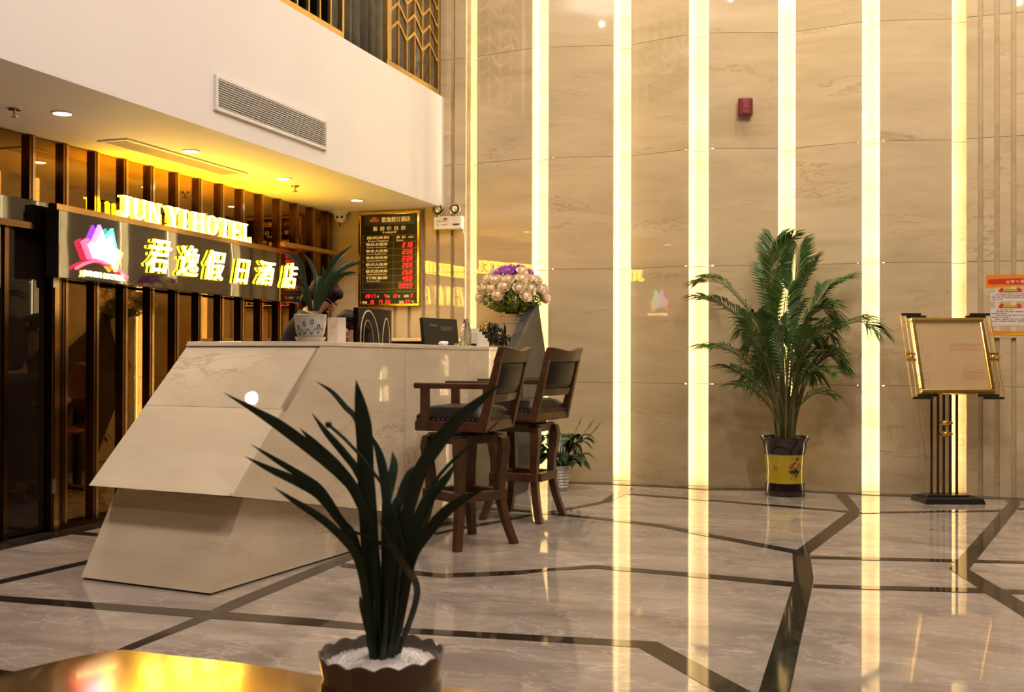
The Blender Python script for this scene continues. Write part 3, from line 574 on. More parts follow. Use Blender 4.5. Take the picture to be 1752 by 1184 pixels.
def leafmat(name, c, c2, rough=.35, trans=.0):
    m, t_, b = principled(name); n = t_.nodes.new('ShaderNodeTexNoise'); n.inputs['Scale'].default_value = 9; tc = t_.nodes.new('ShaderNodeTexCoord'); r = t_.nodes.new('ShaderNodeValToRGB')
    r.color_ramp.elements[0].position = .35; r.color_ramp.elements[1].position = .65; r.color_ramp.elements[0].color = (*c, 1); r.color_ramp.elements[1].color = (*c2, 1)
    t_.links.new(tc.outputs['Object'], n.inputs['Vector']); t_.links.new(n.outputs['Fac'], r.inputs['Fac']); t_.links.new(r.outputs['Color'], b.inputs['Base Color']); b.inputs['Roughness'].default_value = rough
    return m
M['clivia'] = leafmat('dark_strap_leaf', (.013, .030, .018), (.024, .048, .026), .30)
M['orchid'] = leafmat('green_strap_leaf', (.018, .042, .014), (.03, .065, .02), .35)
M['palm'] = leafmat('palm_leaf', (.026, .075, .008), (.065, .15, .018), .4)
M['palm_stem'] = mat('palm_stem', (.11, .10, .03), .5, var=.25)
M['lily'] = leafmat('broad_dark_leaf', (.012, .032, .010), (.025, .06, .018), .3)
M['soil'] = mat('dark_soil', (.02, .013, .008), .9, var=.3, vscale=40)
CLIVIA= [(0.0314, [[-0.942, 1.812, 1.096], [-0.932, 1.816, 1.033], [-0.926, 1.818, 0.97], [-0.922, 1.821, 0.81], [-0.909, 1.827, 0.591]]), (0.0224, [[-1.142, 1.669, 1.074], [-1.089, 1.701, 1.037], [-1.059, 1.725, 1.012], [-1.015, 1.753, 0.972], [-0.962, 1.785, 0.919], [-0.935, 1.808, 0.872], [-0.911, 1.83, 0.77], [-0.904, 1.847, 0.597]]), (0.0168, [[-1.06, 1.804, 1.001], [-1.028, 1.805, 0.973], [-0.977, 1.813, 0.925], [-0.941, 1.816, 0.877], [-0.91, 1.817, 0.783], [-0.891, 1.815, 0.601]]), (0.0157, [[-1.073, 1.873, 1.027], [-1.037, 1.865, 0.99], [-0.991, 1.86, 0.947], [-0.955, 1.851, 0.909], [-0.923, 1.842, 0.835], [-0.904, 1.829, 0.596]]), (0.0112, [[-1.086, 1.911, 1.089], [-1.043, 1.9, 1.069], [-1.005, 1.887, 1.039], [-0.97, 1.873, 1.011], [-0.933, 1.86, 0.923], [-0.906, 1.845, 0.699]]), (0.0079, [[-0.977, 1.769, 1.012], [-0.949, 1.781, 0.985], [-0.919, 1.794, 0.95], [-0.886, 1.808, 0.902], [-0.861, 1.819, 0.839], [-0.848, 1.826, 0.78], [-0.859, 1.825, 0.607]]), (0.0157, [[-1.178, 1.816, 0.965], [-1.124, 1.821, 0.935], [-1.059, 1.83, 0.898], [-1.022, 1.829, 0.873], [-0.975, 1.831, 0.805], [-0.943, 1.829, 0.753], [-0.911, 1.827, 0.602]]), (0.0191, [[-1.133, 1.726, 0.951], [-1.09, 1.747, 0.925], [-1.039, 1.772, 0.898], [-1.006, 1.79, 0.873], [-0.974, 1.808, 0.825], [-0.944, 1.825, 0.768], [-0.921, 1.84, 0.598]]), (0.0157, [[-1.044, 1.683, 0.902], [-1.012, 1.707, 0.873], [-0.97, 1.735, 0.838], [-0.936, 1.759, 0.797], [-0.919, 1.778, 0.758], [-0.91, 1.794, 0.682], [-0.907, 1.808, 0.601]]), (0.018, [[-0.936, 1.868, 0.986], [-0.917, 1.862, 0.95], [-0.902, 1.854, 0.902], [-0.891, 1.845, 0.813], [-0.888, 1.835, 0.602]]), (0.0191, [[-0.915, 1.918, 0.951], [-0.904, 1.902, 0.924], [-0.904, 1.883, 0.883], [-0.903, 1.864, 0.824], [-0.897, 1.848, 0.598]]), (0.0202, [[-0.84, 1.87, 0.931], [-0.85, 1.856, 0.91], [-0.861, 1.843, 0.868], [-0.867, 1.831, 0.831], [-0.871, 1.821, 0.607]]), (0.0269, [[-0.661, 1.846, 1.089], [-0.701, 1.841, 1.057], [-0.749, 1.834, 1.015], [-0.786, 1.831, 0.967], [-0.815, 1.831, 0.924], [-0.839, 1.832, 0.854], [-0.857, 1.836, 0.768], [-0.871, 1.841, 0.596]]), (0.0067, [[-0.677, 1.978, 1.048], [-0.73, 1.951, 0.986], [-0.779, 1.925, 0.943], [-0.817, 1.902, 0.894], [-0.85, 1.882, 0.825], [-0.867, 1.867, 0.72], [-0.874, 1.856, 0.592]]), (0.0236, [[-0.771, 1.904, 0.935], [-0.788, 1.89, 0.903], [-0.816, 1.872, 0.866], [-0.838, 1.856, 0.808], [-0.85, 1.844, 0.756], [-0.856, 1.834, 0.678], [-0.859, 1.825, 0.602]]), (0.0213, [[-0.677, 1.831, 0.9], [-0.723, 1.828, 0.877], [-0.762, 1.827, 0.849], [-0.797, 1.828, 0.81], [-0.831, 1.829, 0.76], [-0.852, 1.835, 0.672], [-0.863, 1.844, 0.595]]), (0.0135, [[-0.856, 1.738, 0.846], [-0.843, 1.767, 0.791], [-0.828, 1.797, 0.746], [-0.82, 1.825, 0.709], [-0.833, 1.845, 0.661], [-0.861, 1.861, 0.591]]), (0.0067, [[-0.95, 1.758, 0.82], [-0.926, 1.773, 0.812], [-0.88, 1.796, 0.789], [-0.847, 1.814, 0.762], [-0.839, 1.824, 0.709], [-0.848, 1.828, 0.607]]), (0.0112, [[-0.944, 1.835, 0.678], [-0.933, 1.83, 0.644], [-0.916, 1.826, 0.595]])]
ORCHID= [[[-3.029, 4.929, 1.694], [-2.972, 4.969, 1.676], [-2.94, 5.002, 1.637], [-2.931, 5.027, 1.573], [-2.931, 5.048, 1.498], [-2.922, 5.073, 1.371]], [[-3.099, 5.063, 1.703], [-3.024, 5.076, 1.656], [-2.988, 5.075, 1.609], [-2.953, 5.075, 1.515], [-2.917, 5.075, 1.371]], [[-3.013, 5.167, 1.695], [-2.968, 5.151, 1.65], [-2.928, 5.133, 1.591], [-2.903, 5.11, 1.527], [-2.898, 5.082, 1.371]], [[-2.671, 5.105, 1.73], [-2.734, 5.094, 1.686], [-2.787, 5.087, 1.63], [-2.82, 5.086, 1.585], [-2.864, 5.082, 1.514], [-2.893, 5.083, 1.371]], [[-2.647, 5.219, 1.65], [-2.708, 5.188, 1.634], [-2.757, 5.16, 1.61], [-2.801, 5.135, 1.568], [-2.835, 5.113, 1.515], [-2.879, 5.088, 1.371]], [[-2.755, 5.288, 1.659], [-2.79, 5.244, 1.635], [-2.825, 5.2, 1.599], [-2.86, 5.157, 1.539], [-2.884, 5.118, 1.444], [-2.888, 5.085, 1.371]], [[-2.619, 5.049, 1.575], [-2.678, 5.055, 1.572], [-2.737, 5.06, 1.556], [-2.792, 5.066, 1.517], [-2.847, 5.073, 1.442], [-2.883, 5.087, 1.371]], [[-2.781, 5.226, 1.693], [-2.806, 5.196, 1.66], [-2.83, 5.167, 1.622], [-2.86, 5.136, 1.553], [-2.884, 5.107, 1.465], [-2.893, 5.083, 1.371]], [[-2.719, 5.089, 1.558], [-2.764, 5.087, 1.533], [-2.808, 5.085, 1.493], [-2.853, 5.084, 1.422], [-2.883, 5.087, 1.371]], [[-2.854, 5.095, 1.627], [-2.85, 5.097, 1.576], [-2.864, 5.092, 1.499], [-2.888, 5.085, 1.371]], [[-3.016, 5.103, 1.513], [-2.977, 5.096, 1.486], [-2.944, 5.086, 1.423], [-2.912, 5.077, 1.371]], [[-2.939, 4.982, 1.555], [-2.914, 5.019, 1.506], [-2.909, 5.049, 1.441], [-2.908, 5.078, 1.371]], [[-2.874, 5.141, 1.554], [-2.869, 5.117, 1.475], [-2.893, 5.083, 1.371]]]
PALM= [[[-0.652, -0.077, 1.725], [-0.547, -0.072, 1.733], [-0.411, -0.057, 1.645], [-0.182, -0.007, 1.329], [-0.039, 0.014, 0.786], [-0.0, -0.003, 0.465]], [[-0.586, -0.476, 1.57], [-0.436, -0.371, 1.513], [-0.266, -0.259, 1.352], [-0.116, -0.153, 1.073], [-0.019, -0.064, 0.742], [-0.005, -0.004, 0.465]], [[-0.086, 0.011, 2.068], [-0.108, -0.006, 1.881], [-0.125, -0.022, 1.719], [-0.083, -0.016, 1.357], [-0.024, -0.003, 0.882], [-0.005, -0.004, 0.465]], [[0.063, -0.202, 2.037], [-0.024, -0.179, 1.912], [-0.072, -0.141, 1.635], [-0.032, -0.071, 1.167], [-0.005, -0.004, 0.465]], [[0.098, 0.233, 2.017], [0.074, 0.173, 1.795], [0.059, 0.116, 1.628], [0.027, 0.055, 1.167], [0.009, 0.0, 0.465]], [[0.247, -0.032, 1.861], [0.17, -0.031, 1.731], [0.106, -0.026, 1.544], [0.06, -0.013, 1.167], [0.013, 0.002, 0.465]], [[0.458, 0.253, 1.739], [0.319, 0.184, 1.656], [0.247, 0.139, 1.545], [0.1, 0.069, 1.267], [0.038, 0.029, 0.882], [0.009, 0.0, 0.465]], [[0.686, -0.089, 1.324], [0.616, -0.06, 1.38], [0.55, -0.03, 1.399], [0.386, -0.034, 1.326], [0.273, -0.018, 1.153], [0.102, -0.022, 0.743], [0.022, 0.005, 0.465]], [[-0.562, -0.413, 1.188], [-0.416, -0.309, 1.17], [-0.236, -0.194, 1.035], [-0.077, -0.084, 0.742], [-0.014, -0.008, 0.465]], [[-0.372, -0.505, 1.029], [-0.296, -0.386, 0.982], [-0.175, -0.251, 0.887], [-0.051, -0.114, 0.697], [-0.005, -0.004, 0.465]], [[0.376, -0.247, 0.994], [0.282, -0.187, 1.02], [0.154, -0.138, 0.958], [0.06, -0.076, 0.744], [0.013, 0.002, 0.465]], [[0.34, -0.099, 0.815], [0.241, -0.081, 0.827], [0.136, -0.063, 0.745], [0.057, -0.037, 0.625], [0.018, 0.003, 0.465]], [[-0.322, -0.434, 0.886], [-0.235, -0.325, 0.879], [-0.156, -0.217, 0.793], [-0.061, -0.104, 0.626], [-0.014, -0.008, 0.465]], [[-0.195, -0.499, 1.414], [-0.166, -0.347, 1.212], [-0.091, -0.178, 0.933], [-0.014, -0.008, 0.465]], [[0.32, -0.374, 1.346], [0.205, -0.254, 1.258], [0.095, -0.132, 0.98], [0.013, 0.002, 0.465]], [[0.028, -0.265, 1.627], [-0.0, -0.185, 1.353], [0.002, -0.093, 0.932], [0.004, -0.001, 0.465]], [[0.199, 0.273, 1.168], [0.112, 0.173, 1.047], [0.035, 0.078, 0.737], [0.013, 0.002, 0.465]], [[-0.204, 0.029, 1.071], [-0.146, 0.014, 0.975], [-0.062, 0.01, 0.738], [-0.005, -0.004, 0.465]]]
# potted orchid-leaf plant
t = thing('counter_plant', 'strap-leaved plant in a painted white pot on the counter', 'plant', (-2.925, 5.09, CT))
M['porcelain'] = mat('white_porcelain', (.62, .57, .50), .18, coat=.4, var=.02)
part('saucer', MB().lathe([(.045, .0), (.075, .002), (.086, .024), (.080, .024), (.07, .008), (.02, .007)], 28), M['porcelain'], t, smooth=True)
pot = part('pot', MB().lathe([(.052, .009), (.062, .012), (.078, .05), (.086, .10), (.088, .138), (.092, .145), (.086, .147), (.082, .138), (.078, .12), (.02, .118)], 32), M['porcelain'], t, smooth=True)
M['blue_paint'] = mat('blue_green_glaze', (.05, .16, .12), .2)
mb = MB()
def on_pot(a, z, r): return (r * math.cos(a), r * math.sin(a), z)
for a0, z0 in ((-1.95, .075), (-1.45, .094), (-.95, .105), (-.5, .08), (-2.5, .095)):
    for k in range(10):
        th = 2 * PI * k / 10; a = a0 + .10 * math.cos(th); z = z0 + .0105 * math.sin(th); mb.ball(on_pot(a, z, .0795 + (z - .05) * .13), .0034, 6, 4)
    for k in range(4): z = z0 - .014 - k * .007; mb.ball(on_pot(a0 + .02 * k, z, .0785 + (z - .05) * .13), .0018, 5, 3)
for k in range(40): a = -2.8 + k * .07; z = .045 + .012 * math.sin(k * .9) + k * .0004; mb.ball(on_pot(a, z, .0762 + (z - .05) * .17), (.004, .004, .0055), 5, 3)
part('painted_flowers', mb, M['blue_paint'], pot, label='blue-green painted flowers on the pot', kind='stuff')
part('soil', MB().lathe([(.079, .12), (.04, .128), (.001, .13)], 20, cap=False), M['soil'], t, smooth=True)
for i, l in enumerate(ORCHID):
    part('leaf', ribbon(MB(), l, .023 if i != 1 else .013), M['orchid'], t, True, True)
# white table card
t = thing('table_card', 'cream folded card standing beside the painted pot', 'card', (-2.905, 5.36, CT), .25)
mb = MB(); mb.prism([(-.05, -.03, 0), (.012, -.042, 0), (.052, -.012, 0), (.045, -.006, 0), (.012, -.034, 0), (-.046, -.022, 0)], (0, 0, .138))
part('sheet', mb, mat('cream_card', (.80, .70, .56), .5, var=.02), t)
mb = MB()
for z, w_ in ((.10, .03), (.088, .036), (.05, .028), (.042, .034)): mb.box(-.03, -.03 + w_, -.0392, -.0385, z, z + .003, M=Matrix.Rotation(-.19, 4, 'Z'))
part('faint_print', mb, mat('faint_card_print', (.62, .5, .36), .6), t, kind='stuff')
# display backs (seen from the guests' side)
t = thing('black_display', 'glossy black display back with arched reflections drawn as pale raised lines', 'monitor', (-3.2, 6.40, .75))
part('stand', MB().box(-.10, .06, -.09, .09, 0, .012).box(-.03, -.012, -.03, .03, .01, .34), M['black'], t, bevel=.003)
bs = part('back_shell', MB().box(-.018, .018, -.255, .255, .31, .69), mat('gloss_black_shell', (.006, .005, .005), .08, spec=.3), t, bevel=.006)
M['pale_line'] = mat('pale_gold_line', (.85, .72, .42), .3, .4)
mb = MB()
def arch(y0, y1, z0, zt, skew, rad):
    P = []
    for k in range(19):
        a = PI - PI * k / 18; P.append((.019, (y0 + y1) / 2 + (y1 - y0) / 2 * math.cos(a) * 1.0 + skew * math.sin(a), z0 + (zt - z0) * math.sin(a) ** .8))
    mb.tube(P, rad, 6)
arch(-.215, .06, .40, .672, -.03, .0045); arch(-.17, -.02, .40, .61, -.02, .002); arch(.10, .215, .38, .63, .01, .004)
part('arch_reflections', mb, M['pale_line'], bs, smooth=True)  # arched reflections on the gloss, modelled as pale raised tubes
t = thing('computer_monitor', 'matt dark monitor back tilted on the desk behind the counter', 'monitor', (-3.06, 7.24, .75), -.14)
part('stand', MB().box(-.10, .06, -.09, .09, 0, .012).box(-.03, -.012, -.03, .03, .01, .30), M['black'], t, bevel=.003)
bs = part('back_shell', MB().box(-.014, .014, -.25, .25, -.17, .19, M=Matrix.Translation((0, 0, .46)) @ Matrix.Rotation(-.10, 4, 'Y')), mat('dark_grey_shell', (.016, .014, .012), .5, var=.05, spec=.2), t, bevel=.005)
part('vent_slot', MB().box(.014, .0155, -.01, .16, .10, .13, M=Matrix.Translation((0, 0, .46)) @ Matrix.Rotation(-.10, 4, 'Y')), M['black'], bs)
part('logo_plate', MB().box(.014, .0155, -.17, -.06, .125, .145, M=Matrix.Translation((0, 0, .46)) @ Matrix.Rotation(-.10, 4, 'Y')), mat('dull_plate', (.05, .045, .04), .4), bs)
t = thing('computer_mouse', 'small white mouse with blue light on the counter', 'mouse', (-2.78, 6.62, 1.192))
part('shell', MB().ball((0, 0, .016), (.03, .045, .017), 16, 8), M['white'], t, smooth=True)
part('blue_light', MB().ball((.012, .035, .02), .010, 10, 6), mat('blue_led', (.1, .1, 1), .4, emit=(.18, .2, 1), es=6), t, label='glowing blue light')
# crystal trophy
t = thing('crystal_trophy', 'clear pointed crystal trophy beside the card rack', 'trophy', (-2.70, 6.83, 1.190), -.2)
M['crystal'] = mat('crystal_glass', (1, .97, .9), .01, trans=1, ior=1.5)
part('base', MB().box(-.055, .055, -.06, .06, 0, .02), M['crystal'], t, bevel=.003)
mb = MB(); mb.prism([(-.012, -.045, .0205), (-.012, .05, .0205), (-.012, .055, .08), (-.012, .035, .15), (-.012, .0, .195), (-.012, -.032, .14), (-.012, -.048, .07)], (.03, 0, 0))
part('flame_plate', mb, M['crystal'], t, bevel=.005)
part('frosted_face', MB().prism([(-.0135, -.02, .025), (-.0135, .046, .025), (-.0135, .05, .08), (-.0135, .03, .145), (-.0135, .0, .18), (-.0135, -.02, .13)], (-.001, 0, 0)), mat('frosted_gold_plate', (.9, .78, .5), .4), t)
# business card rack
t = thing('card_rack', 'white stepped business card rack on the counter end', 'card holder', (-2.665, 7.0, 1.189), -.1)
for k in range(4):
    y = .055 - k * .045
    part('tray', MB().box(-.045, .045, y - .02, y + .02, 0, .035 + .022 * (3 - k) * -1 + .066), M['white'], t, bevel=.002)
    part('card', MB().box(-.04, .042, y - .004, y + .002, .0, .06 + .0 + .022 * k), mat('pale_card', (.80, .76, .72), .5), t)
    part('card_mark', MB().box(.0421, .0428, y - .003, y + .001, .02, .03), M['black'], t)
# elephants
M['eleph'] = mat('black_gold_glaze', (.020, .014, .007), .10, .3, coat=.8, var=.2, vscale=12)
M['blanket'] = mat('gold_blanket_glaze', (.30, .19, .045), .25, .5, var=.3, vscale=40)
def elephant(name, label, loc, rz, s, grp):
    t = thing(name, label, 'figurine', loc, rz, grp)
    V = [(0, 0, .105), (.04, 0, .11), (-.035, 0, .108), (.075, 0, .13), (.10, 0, .115), (.115, 0, .085), (.128, 0, .07), (.14, 0, .085), (.140, 0, .13), (.132, 0, .152)]
    R = [.046, .044, .044, .034, .024, .016, .013, .011, .008, .006]; E_ = [(0, 1), (0, 2), (1, 3), (3, 4), (4, 5), (5, 6), (6, 7), (7, 8), (8, 9)]
    for x in (-.042, .042):
        for y in (-.026, .026):
            k = len(V); V += [(x, y, .075), (x, y, .04), (x, y, .004)]; R += [.024, .018, .020]; E_ += [(2 if x < 0 else 1, k), (k, k + 1), (k + 1, k + 2)]
    k = len(V); V += [(-.078, 0, .115), (-.085, 0, .08)]; R += [.008, .005]; E_ += [(2, k), (k, k + 1)]
    me = bpy.data.meshes.new('body'); me.from_pydata([tuple(q * s for q in v) for v in V], E_, []); me.materials.append(M['eleph']); o = link('body', me, t)
    sk = o.modifiers.new('skin', 'SKIN')
    for i, r in enumerate(R): me.skin_vertices[0].data[i].radius = (r * s, r * s)
    me.skin_vertices[0].data[0].use_root = True; sk.use_smooth_shade = True
    q = o.modifiers.new('sub', 'SUBSURF'); q.levels = q.render_levels = 2
    for y in (-1, 1): part('ear', MB().ball((.062 * s, .034 * s * y, .118 * s), (.022 * s, .010 * s, .032 * s), 12, 8), M['eleph'], t, smooth=True)
    for y in (-1, 1): part('tusk', MB().tube([(.10 * s, .014 * s * y, .09 * s), (.12 * s, .02 * s * y, .085 * s), (.135 * s, .02 * s * y, .10 * s)], [.005 * s, .004 * s, .001 * s], 6), M['pale_line'], t, smooth=True)
    part('saddle_cloth', MB().ball((-.012 * s, 0, .112 * s), (.040 * s, .052 * s, .047 * s), 14, 10), M['blanket'], t, smooth=True, label='gold patterned saddle cloth')
    return t
elephant('elephant_figurine', 'larger black and gold elephant figurine with raised trunk on the counter', (-2.66, 7.18, 1.187), -.35, 1.12, 'elephant figurines at the counter end')
elephant('elephant_figurine', 'smaller dark elephant figurine partly behind the larger one by the stone slab', (-2.60, 7.31, 1.186), -.5, .62, 'elephant figurines at the counter end')
# ================================================================== FLOWERS IN THE TALL VASE
VX, VY = -2.95, 8.55
t = thing('floor_vase', 'tall cream vase behind the dark stone slab', 'vase', (VX, VY, 0))
part('body', MB().lathe([(.10, 0), (.11, .02), (.07, .12), (.055, .45), (.05, .90), (.058, 1.16), (.08, 1.27), (.105, 1.36), (.116, 1.42), (.117, 1.45), (.108, 1.475), (.100, 1.47), (.09, 1.42), (.05, 1.30)], 36), mat('cream_glazed_vase', (.62, .52, .36), .35, var=.03, vscale=5), t, smooth=True)
for z, r in ((1.40, .1145), (1.425, .1175), (1.45, .1185)): part('ring', MB().lathe([(r, z - .004), (r + .003, z), (r, z + .004)], 36, cap=False), mat('vase_ring', (.56, .46, .32), .35), t, smooth=True)
t = thing('flower_arrangement', 'dome of cream and purple silk roses over green foliage in the tall vase', 'flowers', (VX, VY, 1.47))
M['rose_cream'] = mat('cream_pink_petal', (.96, .77, .60), .8, var=.10, spec=.1, vscale=14); M['rose_purple'] = mat('purple_petal', (.52, .18, .62), .8, spec=.1, var=.2, vscale=14)
def rose_mesh(m, s):
    mb = MB(); mb.ball((0, 0, 0), (.018, .018, .022), 10, 6)
    for ring, (n, r, h, tilt) in enumerate(((4, .018, .026, .15), (5, .026, .024, .45), (6, .034, .018, .85))):
        for k in range(n):
            a = 2 * PI * k / n + ring * .6; vs = []; fs = []
            for i in range(4):
                for j in range(4):
                    u = (j / 3 - .5) * 1.5; v = i / 3; rr = r * (.35 + .75 * math.sin(v * 1.7)) * (1 + .12 * tilt); z = -.022 + v * (h + .022) - tilt * .02 * v * v * (1 - .3 * abs(u)); vs.append((rr * math.cos(a + u * .62), rr * math.sin(a + u * .62), z))
            for i in range(3):
                for j in range(3): o = i * 4 + j; fs.append((o, o + 1, o + 5, o + 4))
            mb.add(vs, fs)
    mb.v = [(v[0] * s, v[1] * s, v[2] * s) for v in mb.v]; return mb.mesh('rose', m, True)
RC, RP = rose_mesh(M['rose_cream'], 1.42), rose_mesh(M['rose_purple'], 1.30)
rings = [(0.0, 1, RP, .40), (.085, 6, RP, .385), (.155, 9, None, .352), (.225, 13, RC, .295), (.275, 16, RC, .225), (.30, 16, RC, .15)]
for r, n, me, z in rings:
    for k in range(n):
        a = 2 * PI * k / n + r * 9; mm = me or (RP if k % 3 else RC); x, y = r * math.cos(a), r * math.sin(a)
        if z < .2 and k % 2 == 0: continue
        o = link('rose', mm, t); o.location = (x + random.uniform(-.008, .008), y + random.uniform(-.008, .008), z + random.uniform(-.012, .012))
        o.rotation_euler = Vector((x * 1.0, y * 1.0, .11 + z * .25)).to_track_quat('Z', 'Y').to_euler()
M['sprig'] = leafmat('bright_green_sprig', (.12, .26, .015), (.30, .46, .04), .5)
mb = MB()
for k in range(3600):
    a = random.uniform(0, 2 * PI); q = random.random() ** .6; z = random.uniform(.02, .27); R_ = min(.30, .085 + z * 2.0) * (.30 + .70 * q)
    c = Vector((R_ * math.cos(a), R_ * math.sin(a), z)); s = random.uniform(.007, .014); M_ = Matrix.Translation(c) @ Matrix.Rotation(random.uniform(0, 6), 4, 'Z') @ Matrix.Rotation(random.uniform(-1.2, 1.2), 4, 'X')
    mb.add([(-s, 0, 0), (0, -s * .7, s * .2), (s, 0, 0), (0, s * .7, s * .2)], [(0, 1, 2, 3)], 0, M_)
part('foliage', mb, M['sprig'], t, kind='stuff', label='small bright green leaves under the roses')
mb = MB()
for k in range(36): a = 2 * PI * k / 36; r = random.uniform(.08, .27); mb.tube([(.03 * math.cos(a), .03 * math.sin(a), -.1), (.06 * math.cos(a), .06 * math.sin(a), .03), (r * math.cos(a), r * math.sin(a), .10 + r * .3 if r > .2 else .3)], .004, 5)
part('stems', mb, M['clivia'], t, kind='stuff')
# ================================================================== BAR STOOLS
def sq_leg(mb, path, ws):
    P = [Vector(p) for p in path]; vs = []; fs = []
    for p, w_ in zip(P, ws):
        o = Vector((p.x, p.y, 0)); rd = o.normalized() if o.length else Vector((1, 0, 0)); tg = Vector((-rd.y, rd.x, 0)); rd, tg = (rd + tg) / 1.414, (tg - rd) / 1.414
        for a, b in ((-1, -1), (1, -1), (1, 1), (-1, 1)): vs.append(p + rd * a * w_ + tg * b * w_)
    n = len(P)
    for k in range(n - 1):
        for i in range(4): j = (i + 1) % 4; fs.append((4 * k + i, 4 * k + j, 4 * k + 4 + j, 4 * k + 4 + i))
    fs += [(3, 2, 1, 0), tuple(4 * n - 4 + i for i in range(4))]; return mb.add(vs, fs)
def stool(loc, rz, base_rot, label):
    t = thing('bar_stool', label, 'bar stool', loc, rz, 'wooden bar stools at the counter')
    # seat group; faces -x
    mb = MB(); n = 10; vs = []; fs = []
    for i in range(n + 1):
        for j in range(n + 1):
            u, v = -1 + 2 * i / n, -1 + 2 * j / n; e = (1 - u ** 6) * (1 - v ** 6); vs.append((.222 * u, .228 * v, .772 + .062 * e ** .5 if e > 0 else .772))
    for i in range(n):
        for j in range(n): o = i * (n + 1) + j; fs.append((o, o + n + 1, o + n + 2, o + 1))
    mb.add(vs, fs); mb.box(-.222, .222, -.228, .228, .74, .772)
    st_ = part('seat', mb, M['leather'], t, smooth=True, bevel=.006)
    part('seat_rail', MB().box(-.23, .225, -.235, .235, .685, .745), M['wood'], t, bevel=.008)
    mb = MB()
    for k in range(14):
        q = -.20 + .40 * k / 13
        for a in ((q, -.231), (q, .231)): mb.ball((a[0], a[1], .756), .0055, 6, 4)
        mb.ball((-.225, q, .756), .0055, 6, 4); mb.ball((.225, q, .756), .0055, 6, 4)
    part('nailheads', mb, M['brass_nail'], st_, smooth=True, kind='stuff')
    for s in (-1, 1):
        y = .238 * s
        part('arm', MB().box(-.225, .245, y - .026, y + .026, .935, .968), M['wood'], t, bevel=.007)
        part('arm_post', MB().box(-.185, -.135, y - .02, y + .02, .69, .937), M['wood'], t, bevel=.005)
        part('back_post', MB().hexa([(.165, y - .019, .685), (.225, y - .019, .685), (.225, y + .019, .685), (.165, y + .019, .685)], [(.278, y - .019, 1.10), (.318, y - .019, 1.10), (.318, y + .019, 1.10), (.278, y + .019, 1.10)]), M['wood'], t, bevel=.006)
    def rail(z0, z1, x0, x1, bow, dip, th):
        mb = MB(); m = 12; b = []; 
        for k in range(m + 1):
            v = -1 + 2 * k / m; y = .255 * v; c = bow * (1 - v * v); d = -dip * math.cos(v * PI) * .5 - dip * .5
            b.append([(x0 + c, y, z0), (x0 + c + th, y, z0), (x1 + c + th, y, z1 + d * 1.0), (x1 + c, y, z1 + d * 1.0)])
        vs = [p for q in b for p in q]; fs = []
        for k in range(m):
            for i in range(4): j = (i + 1) % 4; fs.append((4 * k + i, 4 * k + 4 + i, 4 * k + 4 + j, 4 * k + j))
        fs += [(0, 1, 2, 3), tuple(4 * m + i for i in (3, 2, 1, 0))]; return mb.add(vs, fs)
    part('top_rail', rail(1.085, 1.182, .268, .300, .022, .022, .04), M['wood'], t, smooth=True, bevel=.006)
    part('lower_back_rail', rail(.855, .905, .213, .228, .018, 0, .03), M['wood'], t, smooth=True, bevel=.004)
    mb = MB(); n = 8; vs = []; fs = []
    for sgn, th in ((1, .05), (-1, 0.0)):
        for i in range(n + 1):
            for j in range(n + 1):
                u = i / n; v = -1 + 2 * j / n; e = max(0, (1 - (2 * u - 1) ** 4) * (1 - v ** 4)) ** .5
                x = .222 + (.905 + .185 * u - .885) * .26 + .020 * (1 - v * v) + (.022 + .022 * e if sgn > 0 else .004 - .016 * e); vs.append((x, .215 * v, .903 + .185 * u))
    q = (n + 1) ** 2
    for i in range(n):
        for j in range(n): o = i * (n + 1) + j; fs += [(o, o + 1, o + n + 2, o + n + 1), (q + o, q + o + n + 1, q + o + n + 2, q + o + 1)]
    for j in range(n): fs += [(j, q + j, q + j + 1, j + 1), (n * (n + 1) + j, n * (n + 1) + j + 1, q + n * (n + 1) + j + 1, q + n * (n + 1) + j)]
    for i in range(n): a, b = i * (n + 1), (i + 1) * (n + 1); fs += [(a, b, q + b, q + a), (a + n, q + a + n, q + b + n, b + n)]
    part('back_pad', mb.add(vs, fs), M['leather'], t, smooth=True)
    # swivel and base, turned on its own
    R_ = Matrix.Rotation(base_rot - rz, 4, 'Z')
    part('swivel_plate', MB().box(-.12, .12, -.12, .12, .662, .687, M=R_), M['black'], t)
    part('base_frame', MB().box(-.165, .165, -.165, .165, .605, .663, M=R_), M['wood'], t, bevel=.008)
    for sx, sy in ((1, 1), (1, -1), (-1, 1), (-1, -1)):
        path = [(sx * a, sy * a, z) for a, z in ((.135, .655), (.158, .64), (.166, .58), (.160, .50), (.150, .42), (.148, .34), (.155, .25), (.172, .15), (.195, .06), (.212, 0))]
        mb = sq_leg(MB(), path, [.026, .03, .031, .028, .026, .0255, .025, .024, .023, .0225]); mb.v = [tuple(R_ @ Vector(v)) for v in mb.v]
        part('leg', mb, M['wood'], t, bevel=.004)
    for s in (1, -1):
        part('foot_rail', MB().box(-.175, .175, s * .165 - .028, s * .165 + .028, .27, .325, M=R_), M['wood'], t, bevel=.006)
        part('foot_rail', MB().box(s * .165 - .028, s * .165 + .028, -.137, .137, .27, .325, M=R_), M['wood'], t, bevel=.006)
    return t
stool((-2.34, 5.92, 0), 0.0, math.radians(-32), 'nearer wooden bar stool, seen partly behind the dark strap leaves')
stool((-2.31, 6.95, 0), -.16, math.radians(-6), 'farther wooden bar stool in front of the grey stone slab')
